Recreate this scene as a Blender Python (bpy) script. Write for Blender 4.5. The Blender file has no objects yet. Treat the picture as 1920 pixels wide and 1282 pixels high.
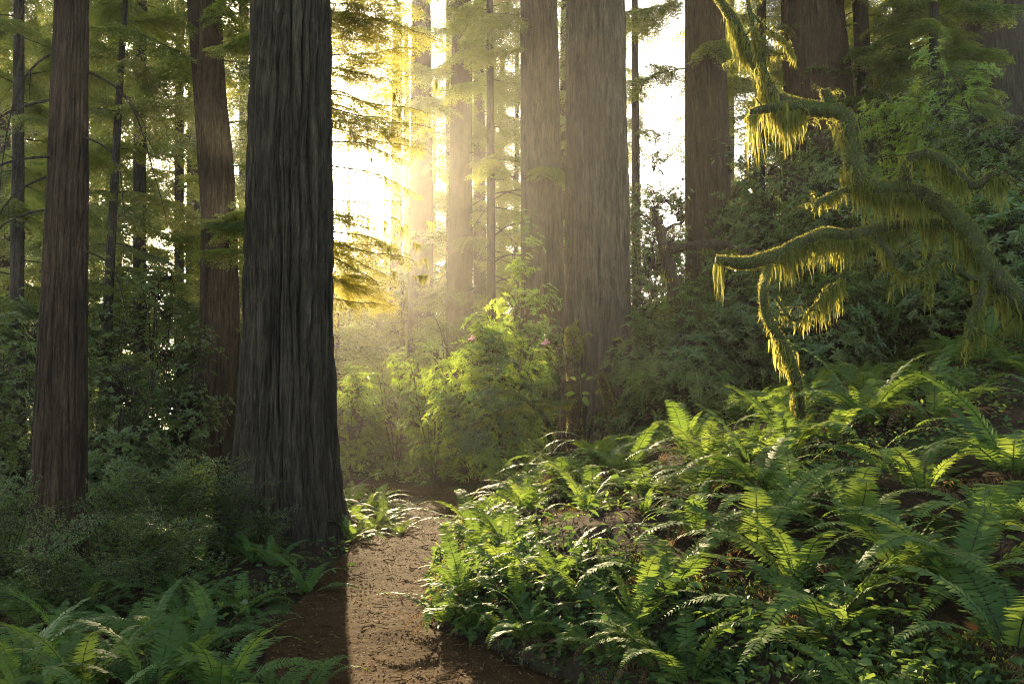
import bpy, math, random
import numpy as np
from mathutils import Vector, Matrix, Quaternion

# ------------------------------------------------------------------ camera, sky, sun, exposure
SC = bpy.context.scene
COL = SC.collection
F_PX = 1493.0                       # focal length in pixels of a 1920 px wide frame
PITCH = math.radians(6.1)
CAM_Z = 1.6
cam_d = bpy.data.cameras.new('camera')
cam_d.sensor_width = 36.0
cam_d.lens = F_PX / 1920.0 * 36.0
cam_d.clip_start = 0.05
cam_d.clip_end = 2000.0
cam = bpy.data.objects.new('camera', cam_d)
COL.objects.link(cam)
cam.location = (0, 0, CAM_Z)
cam.rotation_euler = (math.radians(90) + PITCH, 0, 0)
SC.camera = cam

SUN_AZ = math.radians(-13.6)        # left of the view direction
SUN_EL = math.radians(17.4)
world = bpy.data.worlds.new('World')
SC.world = world
world.use_nodes = True
wn = world.node_tree
wn.nodes.clear()
w_out = wn.nodes.new('ShaderNodeOutputWorld')
w_bg = wn.nodes.new('ShaderNodeBackground')
w_sky = wn.nodes.new('ShaderNodeTexSky')
w_sky.sky_type = 'NISHITA'
w_sky.sun_disc = False
w_sky.sun_elevation = SUN_EL
w_sky.sun_rotation = SUN_AZ
w_sky.air_density = 0.5
w_sky.dust_density = 1.5
w_sky.ozone_density = 0.0
w_bg.inputs['Strength'].default_value = 0.15
w_tint = wn.nodes.new('ShaderNodeMix')          # the whole misty sky a little creamier
w_tint.data_type = 'RGBA'
w_tint.blend_type = 'MULTIPLY'
w_tint.inputs[0].default_value = 1.0
w_tint.inputs[7].default_value = (1.06, 1.0, 0.84, 1)
wn.links.new(w_sky.outputs[0], w_tint.inputs[6])
wn.links.new(w_tint.outputs[2], w_bg.inputs[0])
wn.links.new(w_bg.outputs[0], w_out.inputs[0])

sun_d = bpy.data.lights.new('sun', 'SUN')
sun_d.energy = 4.0
sun_d.angle = math.radians(0.5)
sun_d.color = (1.0, 0.79, 0.47)
sun = bpy.data.objects.new('sun', sun_d)
COL.objects.link(sun)
SUN_DIR = Vector((math.sin(SUN_AZ) * math.cos(SUN_EL), math.cos(SUN_AZ) * math.cos(SUN_EL), math.sin(SUN_EL)))
sun.rotation_euler = SUN_DIR.to_track_quat('Z', 'Y').to_euler()
sun.location = SUN_DIR * 60

SC.view_settings.view_transform = 'Standard'
SC.view_settings.look = 'None'
SC.view_settings.gamma = 1.0
SC.view_settings.use_curve_mapping = False
SC.view_settings.exposure = 2.9
HAZE_DENSITY = 0.0005

SC.render.engine = 'CYCLES'
cy = SC.cycles
cy.use_denoising = True
cy.denoiser = 'OPENIMAGEDENOISE'
cy.use_adaptive_sampling = True
cy.adaptive_threshold = 0.01
cy.denoising_input_passes = 'RGB_ALBEDO_NORMAL'
cy.denoising_prefilter = 'NONE'
cy.pixel_filter_type = 'BLACKMAN_HARRIS'
cy.filter_width = 1.0
cy.max_bounces = 5
cy.diffuse_bounces = 3
cy.glossy_bounces = 2
cy.transmission_bounces = 3
cy.volume_bounces = 1
cy.transparent_max_bounces = 4
cy.sample_clamp_indirect = 6.0
cy.caustics_reflective = False
cy.caustics_refractive = False

rng = np.random.default_rng(7)
rnd = random.Random(11)

# ------------------------------------------------------------------ helpers: pixels, noise, meshes
CP, SP = math.cos(PITCH), math.sin(PITCH)
def ray(px, py):
    up = 641.0 - py
    return (px - 960.0, F_PX * CP - up * SP, F_PX * SP + up * CP)
def at(px, py, D):
    """world point at distance D (along the view's ground direction) seen at photo pixel px, py"""
    x, f, z = ray(px, py)
    return Vector((x * D / f, D, CAM_Z + z * D / f))
def px_of(p):
    x, y, z = p[0], p[1], p[2] - CAM_Z
    f = y * CP + z * SP
    u = -y * SP + z * CP
    if f < 0.1:
        return (-9999, -9999)
    return (960 + F_PX * x / f, 641 - F_PX * u / f)
def ppm(D):
    return F_PX / (D * 1.005)

def _h(ix, iy, seed):
    h = (ix.astype(np.int64) * 374761393 + iy.astype(np.int64) * 668265263 + seed * 974634777) & 0x7fffffff
    h = ((h ^ (h >> 13)) * 1274126177) & 0x7fffffff
    return ((h ^ (h >> 16)) & 0xffff) / 65535.0
def vnoise(x, y, seed=0, period=None):
    x = np.asarray(x, float); y = np.asarray(y, float)
    ix = np.floor(x); iy = np.floor(y)
    fx = x - ix; fy = y - iy
    ix = ix.astype(np.int64); iy = iy.astype(np.int64)
    fx = fx * fx * (3 - 2 * fx); fy = fy * fy * (3 - 2 * fy)
    a, b = ix, ix + 1
    if period:
        a = a % period; b = b % period
    v00 = _h(a, iy, seed); v10 = _h(b, iy, seed); v01 = _h(a, iy + 1, seed); v11 = _h(b, iy + 1, seed)
    return (v00 * (1 - fx) + v10 * fx) * (1 - fy) + (v01 * (1 - fx) + v11 * fx) * fy
def sstep(a, b, x):
    t = np.clip((np.asarray(x, float) - a) / (b - a), 0, 1)
    return t * t * (3 - 2 * t)

class Geo:
    """collects vertices and faces (tris and quads) with one tint value per face and a material slot"""
    def __init__(s):
        s.V = []; s.Q = []; s.T = []; s.qt = []; s.tt = []; s.qm = []; s.tm = []; s.n = 0
    def add(s, V, Q=None, T=None, qt=None, tt=None, m=0):
        V = np.asarray(V, float).reshape(-1, 3)
        if Q is not None and len(Q):
            Q = np.asarray(Q, np.int64); s.Q.append(Q + s.n)
            s.qt.append(np.broadcast_to(np.asarray(0.5 if qt is None else qt, float), (len(Q),)))
            s.qm.append(np.full(len(Q), m))
        if T is not None and len(T):
            T = np.asarray(T, np.int64); s.T.append(T + s.n)
            s.tt.append(np.broadcast_to(np.asarray(0.5 if tt is None else tt, float), (len(T),)))
            s.tm.append(np.full(len(T), m))
        s.V.append(V); s.n += len(V)
    def merge(s, o, M=None):
        for V in ([np.concatenate(o.V)] if o.V else []):
            if M is not None:
                A = np.array(M)[:3, :3]; t = np.array(M)[:3, 3]
                V = V @ A.T + t
            base = s.n
            for Q, q, m in zip(o.Q, o.qt, o.qm):
                s.Q.append(Q + base); s.qt.append(q); s.qm.append(m)
            for T, q, m in zip(o.T, o.tt, o.tm):
                s.T.append(T + base); s.tt.append(q); s.tm.append(m)
            s.V.append(V); s.n += len(V)
    def mesh(s, name, mats, smooth=False):
        me = bpy.data.meshes.new(name)
        V = np.concatenate(s.V)
        Q = np.concatenate(s.Q) if s.Q else np.zeros((0, 4), np.int64)
        T = np.concatenate(s.T) if s.T else np.zeros((0, 3), np.int64)
        nq, nt = len(Q), len(T)
        me.vertices.add(len(V)); me.vertices.foreach_set('co', V.astype(np.float32).ravel())
        me.loops.add(nq * 4 + nt * 3)
        me.loops.foreach_set('vertex_index', np.concatenate([Q.ravel(), T.ravel()]).astype(np.int32))
        me.polygons.add(nq + nt)
        ls = np.concatenate([np.arange(nq) * 4, nq * 4 + np.arange(nt) * 3]).astype(np.int32)
        me.polygons.foreach_set('loop_start', ls)
        mi = np.concatenate(s.qm + s.tm).astype(np.int32)
        me.polygons.foreach_set('material_index', mi)
        me.polygons.foreach_set('use_smooth', np.full(nq + nt, smooth))
        a = me.attributes.new('tint', 'FLOAT', 'FACE')
        a.data.foreach_set('value', np.concatenate(s.qt + s.tt).astype(np.float32))
        for m in (mats if isinstance(mats, (list, tuple)) else [mats]):
            me.materials.append(m)
        me.update(calc_edges=True)
        return me

def link(name, me, parent=None, M=None):
    o = bpy.data.objects.new(name, me)
    COL.objects.link(o)
    if parent is not None:
        o.parent = parent
    if M is not None:
        o.matrix_local = M
    return o
def tag(o, label=None, cat=None, group=None, kind=None):
    if label: o['label'] = label
    if cat: o['category'] = cat
    if group: o['group'] = group
    if kind: o['kind'] = kind
    return o
def empty(name, loc, label, cat, group=None):
    o = bpy.data.objects.new(name, None)
    o.empty_display_size = 0.2
    COL.objects.link(o)
    o.location = loc
    return tag(o, label, cat, group)
def rot_to(az, pitch=0.0, roll=0.0):
    return Matrix.Rotation(az, 4, 'Z') @ Matrix.Rotation(-pitch, 4, 'Y') @ Matrix.Rotation(roll, 4, 'X')
def trs(loc, az, pitch, roll, s):
    return Matrix.Translation(loc) @ rot_to(az, pitch, roll) @ Matrix.Scale(s, 4)

def unit(a):
    return a / np.maximum(np.linalg.norm(a, axis=-1, keepdims=True), 1e-9)
def catmull(pts, n):
    P = np.asarray(pts, float)
    P = np.vstack([2 * P[0] - P[1], P, 2 * P[-1] - P[-2]])
    m = len(P) - 3
    t = np.linspace(0, m - 1e-9, n); i = t.astype(int); f = (t - i)[:, None]
    a, b, c, d = P[i], P[i + 1], P[i + 2], P[i + 3]
    return 0.5 * (2 * b + (c - a) * f + (2 * a - 5 * b + 4 * c - d) * f ** 2 + (3 * b - a - 3 * c + d) * f ** 3)
def frames(P):
    T = unit(np.gradient(P, axis=0))
    N = np.zeros_like(P); n = np.array([0.0, 0, 1.0])
    if abs(T[0] @ n) > 0.9: n = np.array([1.0, 0, 0])
    for i in range(len(P)):
        n = n - T[i] * (n @ T[i]); n = n / np.linalg.norm(n); N[i] = n
    return T, N, np.cross(T, N)
def tube(g, P, R, seg=6, m=0, tint=0.5, bump=None):
    P = np.asarray(P, float); R = np.asarray(R, float)
    T, N, B = frames(P)
    th = np.linspace(0, 2 * math.pi, seg, endpoint=False)
    rr = R[:, None] * np.ones(seg)
    if bump is not None: rr = rr * bump
    V = P[:, None] + rr[..., None] * (np.cos(th)[None, :, None] * N[:, None] + np.sin(th)[None, :, None] * B[:, None])
    n = len(P)
    i, j = np.meshgrid(np.arange(n - 1), np.arange(seg), indexing='ij')
    a = i * seg + j; b = i * seg + (j + 1) % seg
    Q = np.stack([a, b, b + seg, a + seg], -1).reshape(-1, 4)
    caps = [[(n - 1) * seg + k, (n - 1) * seg + k + 1, (n - 1) * seg] for k in range(1, seg - 1)] + [[k + 1, k, 0] for k in range(1, seg - 1)]
    g.add(V.reshape(-1, 3), Q, caps, tint, tint, m)
def leaves(g, P, D, N, L, W, fold=0.25, droop=0.2, tint=None, m=0):
    """folded pointed leaves, two quads each"""
    P = np.asarray(P, float); n = len(P)
    D = unit(np.asarray(D, float)); N = np.asarray(N, float)
    S = unit(np.cross(N, D)); N = np.cross(D, S)
    L = np.broadcast_to(L, (n,))[:, None]; W = np.broadcast_to(W, (n,))[:, None]
    tip = P + D * L - N * L * droop
    a1 = P + D * L * 0.28; a2 = P + D * L * 0.68 - N * L * droop * 0.4
    up = N * W * fold
    V = np.stack([P, tip, a1 + S * W * .5 + up, a2 + S * W * .42 + up, a1 - S * W * .5 + up, a2 - S * W * .42 + up], 1)
    b = np.arange(n)[:, None] * 6
    Q = np.stack([b + [0, 1, 3, 2], b + [0, 4, 5, 1]], 1).reshape(-1, 4)
    t = rng.random(n) if tint is None else np.broadcast_to(tint, (n,))
    g.add(V.reshape(-1, 3), Q, qt=np.repeat(t, 2), m=m)
def blades(g, P, D, S, L, W, tint=None, m=0, kite=0.45):
    """flat kite-shaped needles or leaflets, one quad each"""
    P = np.asarray(P, float); n = len(P)
    D = unit(np.asarray(D, float)); S = unit(np.asarray(S, float))
    L = np.broadcast_to(L, (n,))[:, None]; W = np.broadcast_to(W, (n,))[:, None]
    mid = P + D * L * kite
    V = np.stack([P, mid + S * W * .5, P + D * L, mid - S * W * .5], 1)
    Q = np.arange(n * 4).reshape(n, 4)
    t = rng.random(n) if tint is None else np.broadcast_to(tint, (n,))
    g.add(V.reshape(-1, 3), Q, qt=t, m=m)
def rdir(n, up=0.0):
    v = rng.normal(size=(n, 3)); v[:, 2] += up
    return unit(v)

# ------------------------------------------------------------------ materials
def nt_new(name):
    m = bpy.data.materials.new(name); m.use_nodes = True
    t = m.node_tree; t.nodes.clear()
    o = t.nodes.new('ShaderNodeOutputMaterial')
    return m, t, o
def nd(t, kind, **kw):
    n = t.nodes.new(kind)
    for k, v in kw.items():
        if k in n.inputs: n.inputs[k].default_value = v
        else: setattr(n, k, v)
    return n
def ramp(t, stops):
    r = t.nodes.new('ShaderNodeValToRGB')
    e = r.color_ramp.elements
    while len(e) > 1: e.remove(e[-1])
    e[0].position = stops[0][0]; e[0].color = (*stops[0][1], 1)
    for p, c in stops[1:]:
        k = e.new(p); k.color = (*c, 1)
    return r
def leaf_mat(name, cols, tcols, trans=0.45, rough=0.42, spec=0.4, obj_rand=0.45):
    m, t, o = nt_new(name)
    at_ = nd(t, 'ShaderNodeAttribute', attribute_name='tint')
    oi = nd(t, 'ShaderNodeObjectInfo')
    mx = nd(t, 'ShaderNodeMix'); mx.inputs[0].default_value = obj_rand
    t.links.new(at_.outputs['Fac'], mx.inputs[2]); t.links.new(oi.outputs['Random'], mx.inputs[3])
    k = len(cols) - 1
    r1 = ramp(t, [(i / k, c) for i, c in enumerate(cols)]); r2 = ramp(t, [(i / k, c) for i, c in enumerate(tcols)])
    t.links.new(mx.outputs[0], r1.inputs[0]); t.links.new(mx.outputs[0], r2.inputs[0])
    p = nd(t, 'ShaderNodeBsdfPrincipled', Roughness=rough)
    p.inputs['Specular IOR Level'].default_value = spec
    tr = nd(t, 'ShaderNodeBsdfTranslucent')
    t.links.new(r1.outputs[0], p.inputs['Base Color']); t.links.new(r2.outputs[0], tr.inputs[0])
    ms = nd(t, 'ShaderNodeMixShader'); ms.inputs[0].default_value = trans
    t.links.new(p.outputs[0], ms.inputs[1]); t.links.new(tr.outputs[0], ms.inputs[2])
    t.links.new(ms.outputs[0], o.inputs[0])
    return m
def bark_mat(name, dark, light, accent, scale=1.0, moss=0.0):
    m, t, o = nt_new(name)
    tc = nd(t, 'ShaderNodeTexCoord')
    def stretched(sx, sz):
        mp = nd(t, 'ShaderNodeMapping'); mp.inputs['Scale'].default_value = (sx, sx, sz)
        t.links.new(tc.outputs['Object'], mp.inputs[0]); return mp
    n1 = nd(t, 'ShaderNodeTexNoise', Scale=1.0, Detail=8.0, Roughness=0.65)
    t.links.new(stretched(9 * scale, 0.8 * scale).outputs[0], n1.inputs['Vector'])
    n2 = nd(t, 'ShaderNodeTexNoise', Scale=1.0, Detail=6.0, Roughness=0.7)
    t.links.new(stretched(40 * scale, 3.0 * scale).outputs[0], n2.inputs['Vector'])
    n3 = nd(t, 'ShaderNodeTexNoise', Scale=1.3, Detail=4.0, Roughness=0.6)
    t.links.new(tc.outputs['Object'], n3.inputs['Vector'])
    r1 = ramp(t, [(0.36, dark), (0.64, light)])
    t.links.new(n1.outputs[0], r1.inputs[0])
    r3 = ramp(t, [(0.42, (0, 0, 0)), (0.62, (1, 1, 1))])
    t.links.new(n3.outputs[0], r3.inputs[0])
    mul = nd(t, 'ShaderNodeMath', operation='MULTIPLY'); mul.inputs[1].default_value = 0.65
    t.links.new(r3.outputs[0], mul.inputs[0])
    mx = nd(t, 'ShaderNodeMix', data_type='RGBA')
    t.links.new(mul.outputs[0], mx.inputs[0]); t.links.new(r1.outputs[0], mx.inputs[6]); mx.inputs[7].default_value = (*accent, 1)
    r2 = ramp(t, [(0.36, (0.5, 0.5, 0.5)), (0.66, (1.5, 1.46, 1.4))])
    t.links.new(n2.outputs[0], r2.inputs[0])
    mm = nd(t, 'ShaderNodeMix', data_type='RGBA', blend_type='MULTIPLY'); mm.inputs[0].default_value = 1.0
    t.links.new(mx.outputs[2], mm.inputs[6]); t.links.new(r2.outputs[0], mm.inputs[7])
    last = mm.outputs[2]
    if moss:
        n4 = nd(t, 'ShaderNodeTexNoise', Scale=2.6, Detail=6.0, Roughness=0.7)
        t.links.new(tc.outputs['Object'], n4.inputs['Vector'])
        r4 = ramp(t, [(0.62 - moss, (0, 0, 0)), (0.72 - moss * .6, (1, 1, 1))])
        t.links.new(n4.outputs[0], r4.inputs[0])
        m2 = nd(t, 'ShaderNodeMix', data_type='RGBA'); m2.inputs[7].default_value = (0.07, 0.09, 0.02, 1)
        t.links.new(r4.outputs[0], m2.inputs[0]); t.links.new(last, m2.inputs[6]); last = m2.outputs[2]
    p = nd(t, 'ShaderNodeBsdfPrincipled', Roughness=0.9)
    p.inputs['Specular IOR Level'].default_value = 0.15
    t.links.new(last, p.inputs['Base Color'])
    add = nd(t, 'ShaderNodeMath', operation='ADD')
    t.links.new(n1.outputs[0], add.inputs[0]); t.links.new(n2.outputs[0], add.inputs[1])
    b = nd(t, 'ShaderNodeBump', Strength=1.0, Distance=0.06)
    t.links.new(add.outputs[0], b.inputs['Height']); t.links.new(b.outputs[0], p.inputs['Normal'])
    t.links.new(p.outputs[0], o.inputs[0])
    return m
def ground_mat(name, stops, scale, bump, patch=None):
    m, t, o = nt_new(name)
    tc = nd(t, 'ShaderNodeTexCoord')
    n1 = nd(t, 'ShaderNodeTexNoise', Scale=scale, Detail=10.0, Roughness=0.72)
    n2 = nd(t, 'ShaderNodeTexNoise', Scale=scale * 7, Detail=6.0, Roughness=0.7)
    for n in (n1, n2): t.links.new(tc.outputs['Object'], n.inputs['Vector'])
    av = nd(t, 'ShaderNodeMix'); av.inputs[0].default_value = 0.45
    t.links.new(n1.outputs[0], av.inputs[2]); t.links.new(n2.outputs[0], av.inputs[3])
    r = ramp(t, stops); t.links.new(av.outputs[0], r.inputs[0])
    last = r.outputs[0]
    if patch:
        n3 = nd(t, 'ShaderNodeTexNoise', Scale=0.9, Detail=7.0, Roughness=0.68)
        t.links.new(tc.outputs['Object'], n3.inputs['Vector'])
        r3 = ramp(t, [(0.52, (0, 0, 0)), (0.6, (1, 1, 1))]); t.links.new(n3.outputs[0], r3.inputs[0])
        mx = nd(t, 'ShaderNodeMix', data_type='RGBA'); mx.inputs[7].default_value = (*patch, 1)
        t.links.new(r3.outputs[0], mx.inputs[0]); t.links.new(last, mx.inputs[6]); last = mx.outputs[2]
    p = nd(t, 'ShaderNodeBsdfPrincipled', Roughness=0.95)
    p.inputs['Specular IOR Level'].default_value = 0.02
    t.links.new(last, p.inputs['Base Color'])
    b = nd(t, 'ShaderNodeBump', Strength=1.0, Distance=bump)
    t.links.new(av.outputs[0], b.inputs['Height']); t.links.new(b.outputs[0], p.inputs['Normal'])
    t.links.new(p.outputs[0], o.inputs[0])
    return m

M_BARK_GREY = bark_mat('redwood_bark_grey', (0.022, 0.0155, 0.009), (0.098, 0.071, 0.041), (0.05, 0.035, 0.02), 1.0)
M_BARK_RED = bark_mat('redwood_bark_red', (0.028, 0.0165, 0.0085), (0.095, 0.056, 0.029), (0.056, 0.033, 0.017), 1.1)
M_BARK_PALE = bark_mat('redwood_bark_pale', (0.035, 0.026, 0.018), (0.115, 0.090, 0.063), (0.07, 0.051, 0.034), 0.9)
M_BARK_MOSSY = bark_mat('mossy_bark', (0.03, 0.024, 0.012), (0.09, 0.08, 0.04), (0.06, 0.068, 0.02), 1.6, moss=0.24)
M_TWIG = bark_mat('twig_bark', (0.03, 0.022, 0.016), (0.11, 0.08, 0.055), (0.07, 0.055, 0.035), 3.0)
M_DEAD = bark_mat('rotten_wood', (0.03, 0.02, 0.013), (0.11, 0.07, 0.045), (0.06, 0.035, 0.02), 2.0, moss=0.06)
M_CONIFER = leaf_mat('conifer_needles', [(0.028, 0.05, 0.018), (0.05, 0.085, 0.026), (0.075, 0.11, 0.03)],
                     [(0.18, 0.24, 0.03), (0.32, 0.36, 0.045), (0.48, 0.45, 0.06)], 0.5, 0.5, 0.3)
M_BACKLIT = leaf_mat('backlit_needles', [(0.07, 0.085, 0.018), (0.10, 0.11, 0.02), (0.14, 0.135, 0.024)],
                  [(0.38, 0.36, 0.04), (0.52, 0.46, 0.05), (0.62, 0.52, 0.07)], 0.55, 0.55, 0.25)  # conifer needles again, the sun's backlight put into a brighter, yellower colour
M_FERN = leaf_mat('fern_green', [(0.036, 0.07, 0.018), (0.062, 0.108, 0.024), (0.105, 0.155, 0.03)],
                  [(0.12, 0.20, 0.025), (0.19, 0.27, 0.035), (0.28, 0.34, 0.05)], 0.4, 0.6, 0.12, 0.6)
M_FERN_DEAD = leaf_mat('fern_dead', [(0.06, 0.035, 0.016), (0.11, 0.065, 0.028), (0.16, 0.10, 0.04)],
                       [(0.16, 0.08, 0.03), (0.24, 0.13, 0.04), (0.3, 0.18, 0.05)], 0.35, 0.7, 0.2)
M_RHODO = leaf_mat('rhododendron_leaf', [(0.034, 0.06, 0.018), (0.06, 0.105, 0.024), (0.095, 0.15, 0.03)],
                   [(0.09, 0.16, 0.02), (0.18, 0.30, 0.03), (0.34, 0.42, 0.05)], 0.4, 0.33, 0.5, 0.5)
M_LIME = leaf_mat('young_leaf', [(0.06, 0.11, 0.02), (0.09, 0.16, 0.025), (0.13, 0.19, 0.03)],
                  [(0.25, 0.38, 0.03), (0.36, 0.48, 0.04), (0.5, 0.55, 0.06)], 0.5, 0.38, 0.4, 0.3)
M_HUCK = leaf_mat('huckleberry_leaf', [(0.055, 0.07, 0.013), (0.088, 0.11, 0.018), (0.125, 0.15, 0.024)],
                  [(0.08, 0.13, 0.03), (0.14, 0.2, 0.04), (0.2, 0.26, 0.05)], 0.35, 0.4, 0.5, 0.4)
M_COVER = leaf_mat('ground_leaf', [(0.024, 0.05, 0.018), (0.045, 0.085, 0.026), (0.075, 0.12, 0.032)],
                   [(0.08, 0.15, 0.02), (0.16, 0.25, 0.035), (0.28, 0.36, 0.05)], 0.38, 0.6, 0.22, 0.0)
M_MOSS = leaf_mat('moss_green', [(0.06, 0.075, 0.014), (0.10, 0.12, 0.02), (0.15, 0.16, 0.03)],
                  [(0.26, 0.26, 0.05), (0.42, 0.38, 0.08), (0.55, 0.47, 0.11)], 0.5, 0.9, 0.05, 0.25)
M_LITTER = leaf_mat('litter', [(0.032, 0.017, 0.007), (0.07, 0.04, 0.017), (0.14, 0.083, 0.036)],
                    [(0.1, 0.05, 0.02), (0.16, 0.09, 0.04), (0.25, 0.15, 0.06)], 0.12, 0.9, 0.04, 0.0)
M_PINK = leaf_mat('pink_petal', [(0.55, 0.22, 0.36), (0.68, 0.36, 0.48), (0.75, 0.5, 0.58)],
                  [(0.6, 0.2, 0.3), (0.7, 0.35, 0.45), (0.7, 0.45, 0.5)], 0.4, 0.6, 0.2, 0.0)
M_GROUND = ground_mat('forest_floor', [(0.30, (0.014, 0.010, 0.007)), (0.5, (0.035, 0.023, 0.015)), (0.72, (0.07, 0.046, 0.028))], 2.2, 0.05, (0.04, 0.055, 0.015))
M_PATH = ground_mat('path_soil', [(0.30, (0.022, 0.011, 0.0045)), (0.5, (0.045, 0.025, 0.0105)), (0.70, (0.084, 0.048, 0.020))], 5.0, 0.03)

# ------------------------------------------------------------------ terrain and path
PATH = np.array([(0.6, -4, 1.1), (0.45, 1, 1.1), (0.25, 3, 1.08), (-0.2, 4.2, 1.0), (-0.68, 5.2, 0.88), (-1.22, 6.4, 0.66), (-1.42, 8.2, 0.58),
                 (-1.50, 10.2, 0.60), (-1.53, 12.3, 0.66), (-1.36, 14.8, 0.70), (-1.08, 16.8, 0.76), (-1.2, 18.7, 0.80), (-2.1, 20.2, 0.82), (-3.6, 21.3, 0.85),
                 (-6.5, 22.4, 0.85), (-11, 23.8, 0.85)])
PC = catmull(PATH, 160)
def path_sd(x, y):
    """signed distance to the path centre line (right positive) and half width there"""
    x = np.asarray(x, float).ravel(); y = np.asarray(y, float).ravel()
    best = np.full(x.shape, 1e9); sgn = np.ones(x.shape); hw = np.ones(x.shape)
    A = PC[:-1:2]; B = np.vstack([PC[2::2], PC[-1:]])[:len(A)]
    for a, b in zip(A, B):
        dx, dy = b[0] - a[0], b[1] - a[1]
        l2 = dx * dx + dy * dy + 1e-9
        t = np.clip(((x - a[0]) * dx + (y - a[1]) * dy) / l2, 0, 1)
        ex = x - a[0] - t * dx; ey = y - a[1] - t * dy
        d = np.hypot(ex, ey); k = d < best
        best = np.where(k, d, best)
        sgn = np.where(k, np.where(dx * ey - dy * ex > 0, -1.0, 1.0), sgn)
        hw = np.where(k, a[2] + t * (b[2] - a[2]), hw)
    return best * sgn, hw
def height(x, y):
    sh = np.shape(x)
    x = np.asarray(x, float).ravel(); y = np.asarray(y, float).ravel()
    s, hw = path_sd(x, y)
    wob = 0.16 * (vnoise(x * 1.7, y * 1.7, 5) - .5) + 0.1 * (vnoise(x * 5, y * 5, 6) - .5)
    dr = np.maximum(s - hw + wob, 0); dl = np.maximum(-s - hw + wob, 0)
    w = sstep(16, 24, y)
    mask = (1 - w) + w * sstep(-3.0, 4.0, x + (y - 20) * 0.05)
    hr = (0.24 * (1 - np.exp(-dr / 0.22)) + 10 * np.tanh(0.33 * dr / 10)) * mask
    hl = 0.05 * (1 - np.exp(-dl / 0.15)) - 0.9 * np.tanh(0.09 * dl)
    off = sstep(0, 0.7, dr + dl)
    far = sstep(20, 60, np.hypot(x, y))
    n = 0.30 * (vnoise(x * .45, y * .45, 1) - .5) + 0.10 * (vnoise(x * 1.6, y * 1.6, 2) - .5) + 0.05 * (vnoise(x * 5, y * 5, 3) - .5)
    h = np.where(dr > 0, hr, hl) + off * n + far * 2.0 * (vnoise(x * .05, y * .05, 4) - .5) * off
    h = h - 0.05 * (1 - sstep(-0.12, 0.05, dr + dl - 0.08 + np.where(dr + dl > 0, 0.1, 0)))
    return h.reshape(sh)
def hz(x, y):
    return float(height(np.array([x]), np.array([y]))[0])
def ground_hit(px, py, dmin=2.0, dmax=60.0):
    D = np.linspace(dmin, dmax, 1500)
    x, f, z = ray(px, py)
    X = x * D / f; Z = CAM_Z + z * D / f
    below = np.nonzero(Z < height(X, D))[0]
    d = D[below[0]] if len(below) else dmax
    return Vector((x * d / f, d, hz(x * d / f, d)))

def lines(segs):
    out = [segs[0][0]]
    for a, b, st in segs:
        n = max(1, int(round((b - a) / st)))
        out += list(np.linspace(a, b, n + 1)[1:])
    return np.array(out)
gx = lines([(-260, -60, 25), (-60, -20, 3), (-20, -8, .6), (-8, 9, .1), (9, 22, .5), (22, 60, 3), (60, 260, 25)])
gy = lines([(-38, -4, 3), (-4, 1.5, .5), (1.5, 14, .1), (14, 28, .16), (28, 60, 1.2), (60, 120, 5), (120, 315, 20)])
X, Y = np.meshgrid(gx, gy, indexing='ij')
Z = height(X, Y)
g = Geo()
i, j = np.meshgrid(np.arange(len(gx) - 1), np.arange(len(gy) - 1), indexing='ij')
a = (i * len(gy) + j).ravel(); b = a + len(gy)
g.add(np.stack([X, Y, Z], -1).reshape(-1, 3), np.stack([a, b, b + 1, a + 1], -1))
ground = tag(link('ground', g.mesh('ground', M_GROUND, True)), 'dark leaf-strewn forest floor rising to the right', None, None, 'structure')
LOWEST = float(Z.min())

# the trodden path: a sheet over the sunken strip, uneven, its rims tucked into the soil
nu, nv = 700, 26
PD = catmull(PATH, nu)
Tn = unit(np.gradient(PD[:, :2], axis=0)); Rt = np.stack([Tn[:, 1], -Tn[:, 0]], 1)
v = np.linspace(-1.12, 1.12, nv)
edge = 1 + 0.13 * (vnoise(np.arange(nu) * .09, np.zeros(nu), 21) - .5)
PX = PD[:, None, 0] + Rt[:, None, 0] * PD[:, None, 2] * v[None] * edge[:, None]
PY = PD[:, None, 1] + Rt[:, None, 1] * PD[:, None, 2] * v[None] * edge[:, None]
PZ = 0.012 - 0.075 * sstep(.9, 1.12, np.abs(v))[None] + 0.03 * (v[None] ** 2) * (np.abs(v)[None] < .95) \
    + 0.035 * (vnoise(PX * 2, PY * 2, 31) - .5) + 0.012 * (vnoise(PX * 7, PY * 7, 32) - .5) + 0.010 * (vnoise(PX * 22, PY * 22, 33) - .5)
g = Geo()
i, j = np.meshgrid(np.arange(nu - 1), np.arange(nv - 1), indexing='ij')
a = (i * nv + j).ravel()
g.add(np.stack([PX, PY, PZ], -1).reshape(-1, 3), np.stack([a, a + 1, a + nv + 1, a + nv], -1))
tag(link('path', g.mesh('path', M_PATH, True)), 'reddish brown trodden dirt path winding past the great redwood', None, None, 'structure')

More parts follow.
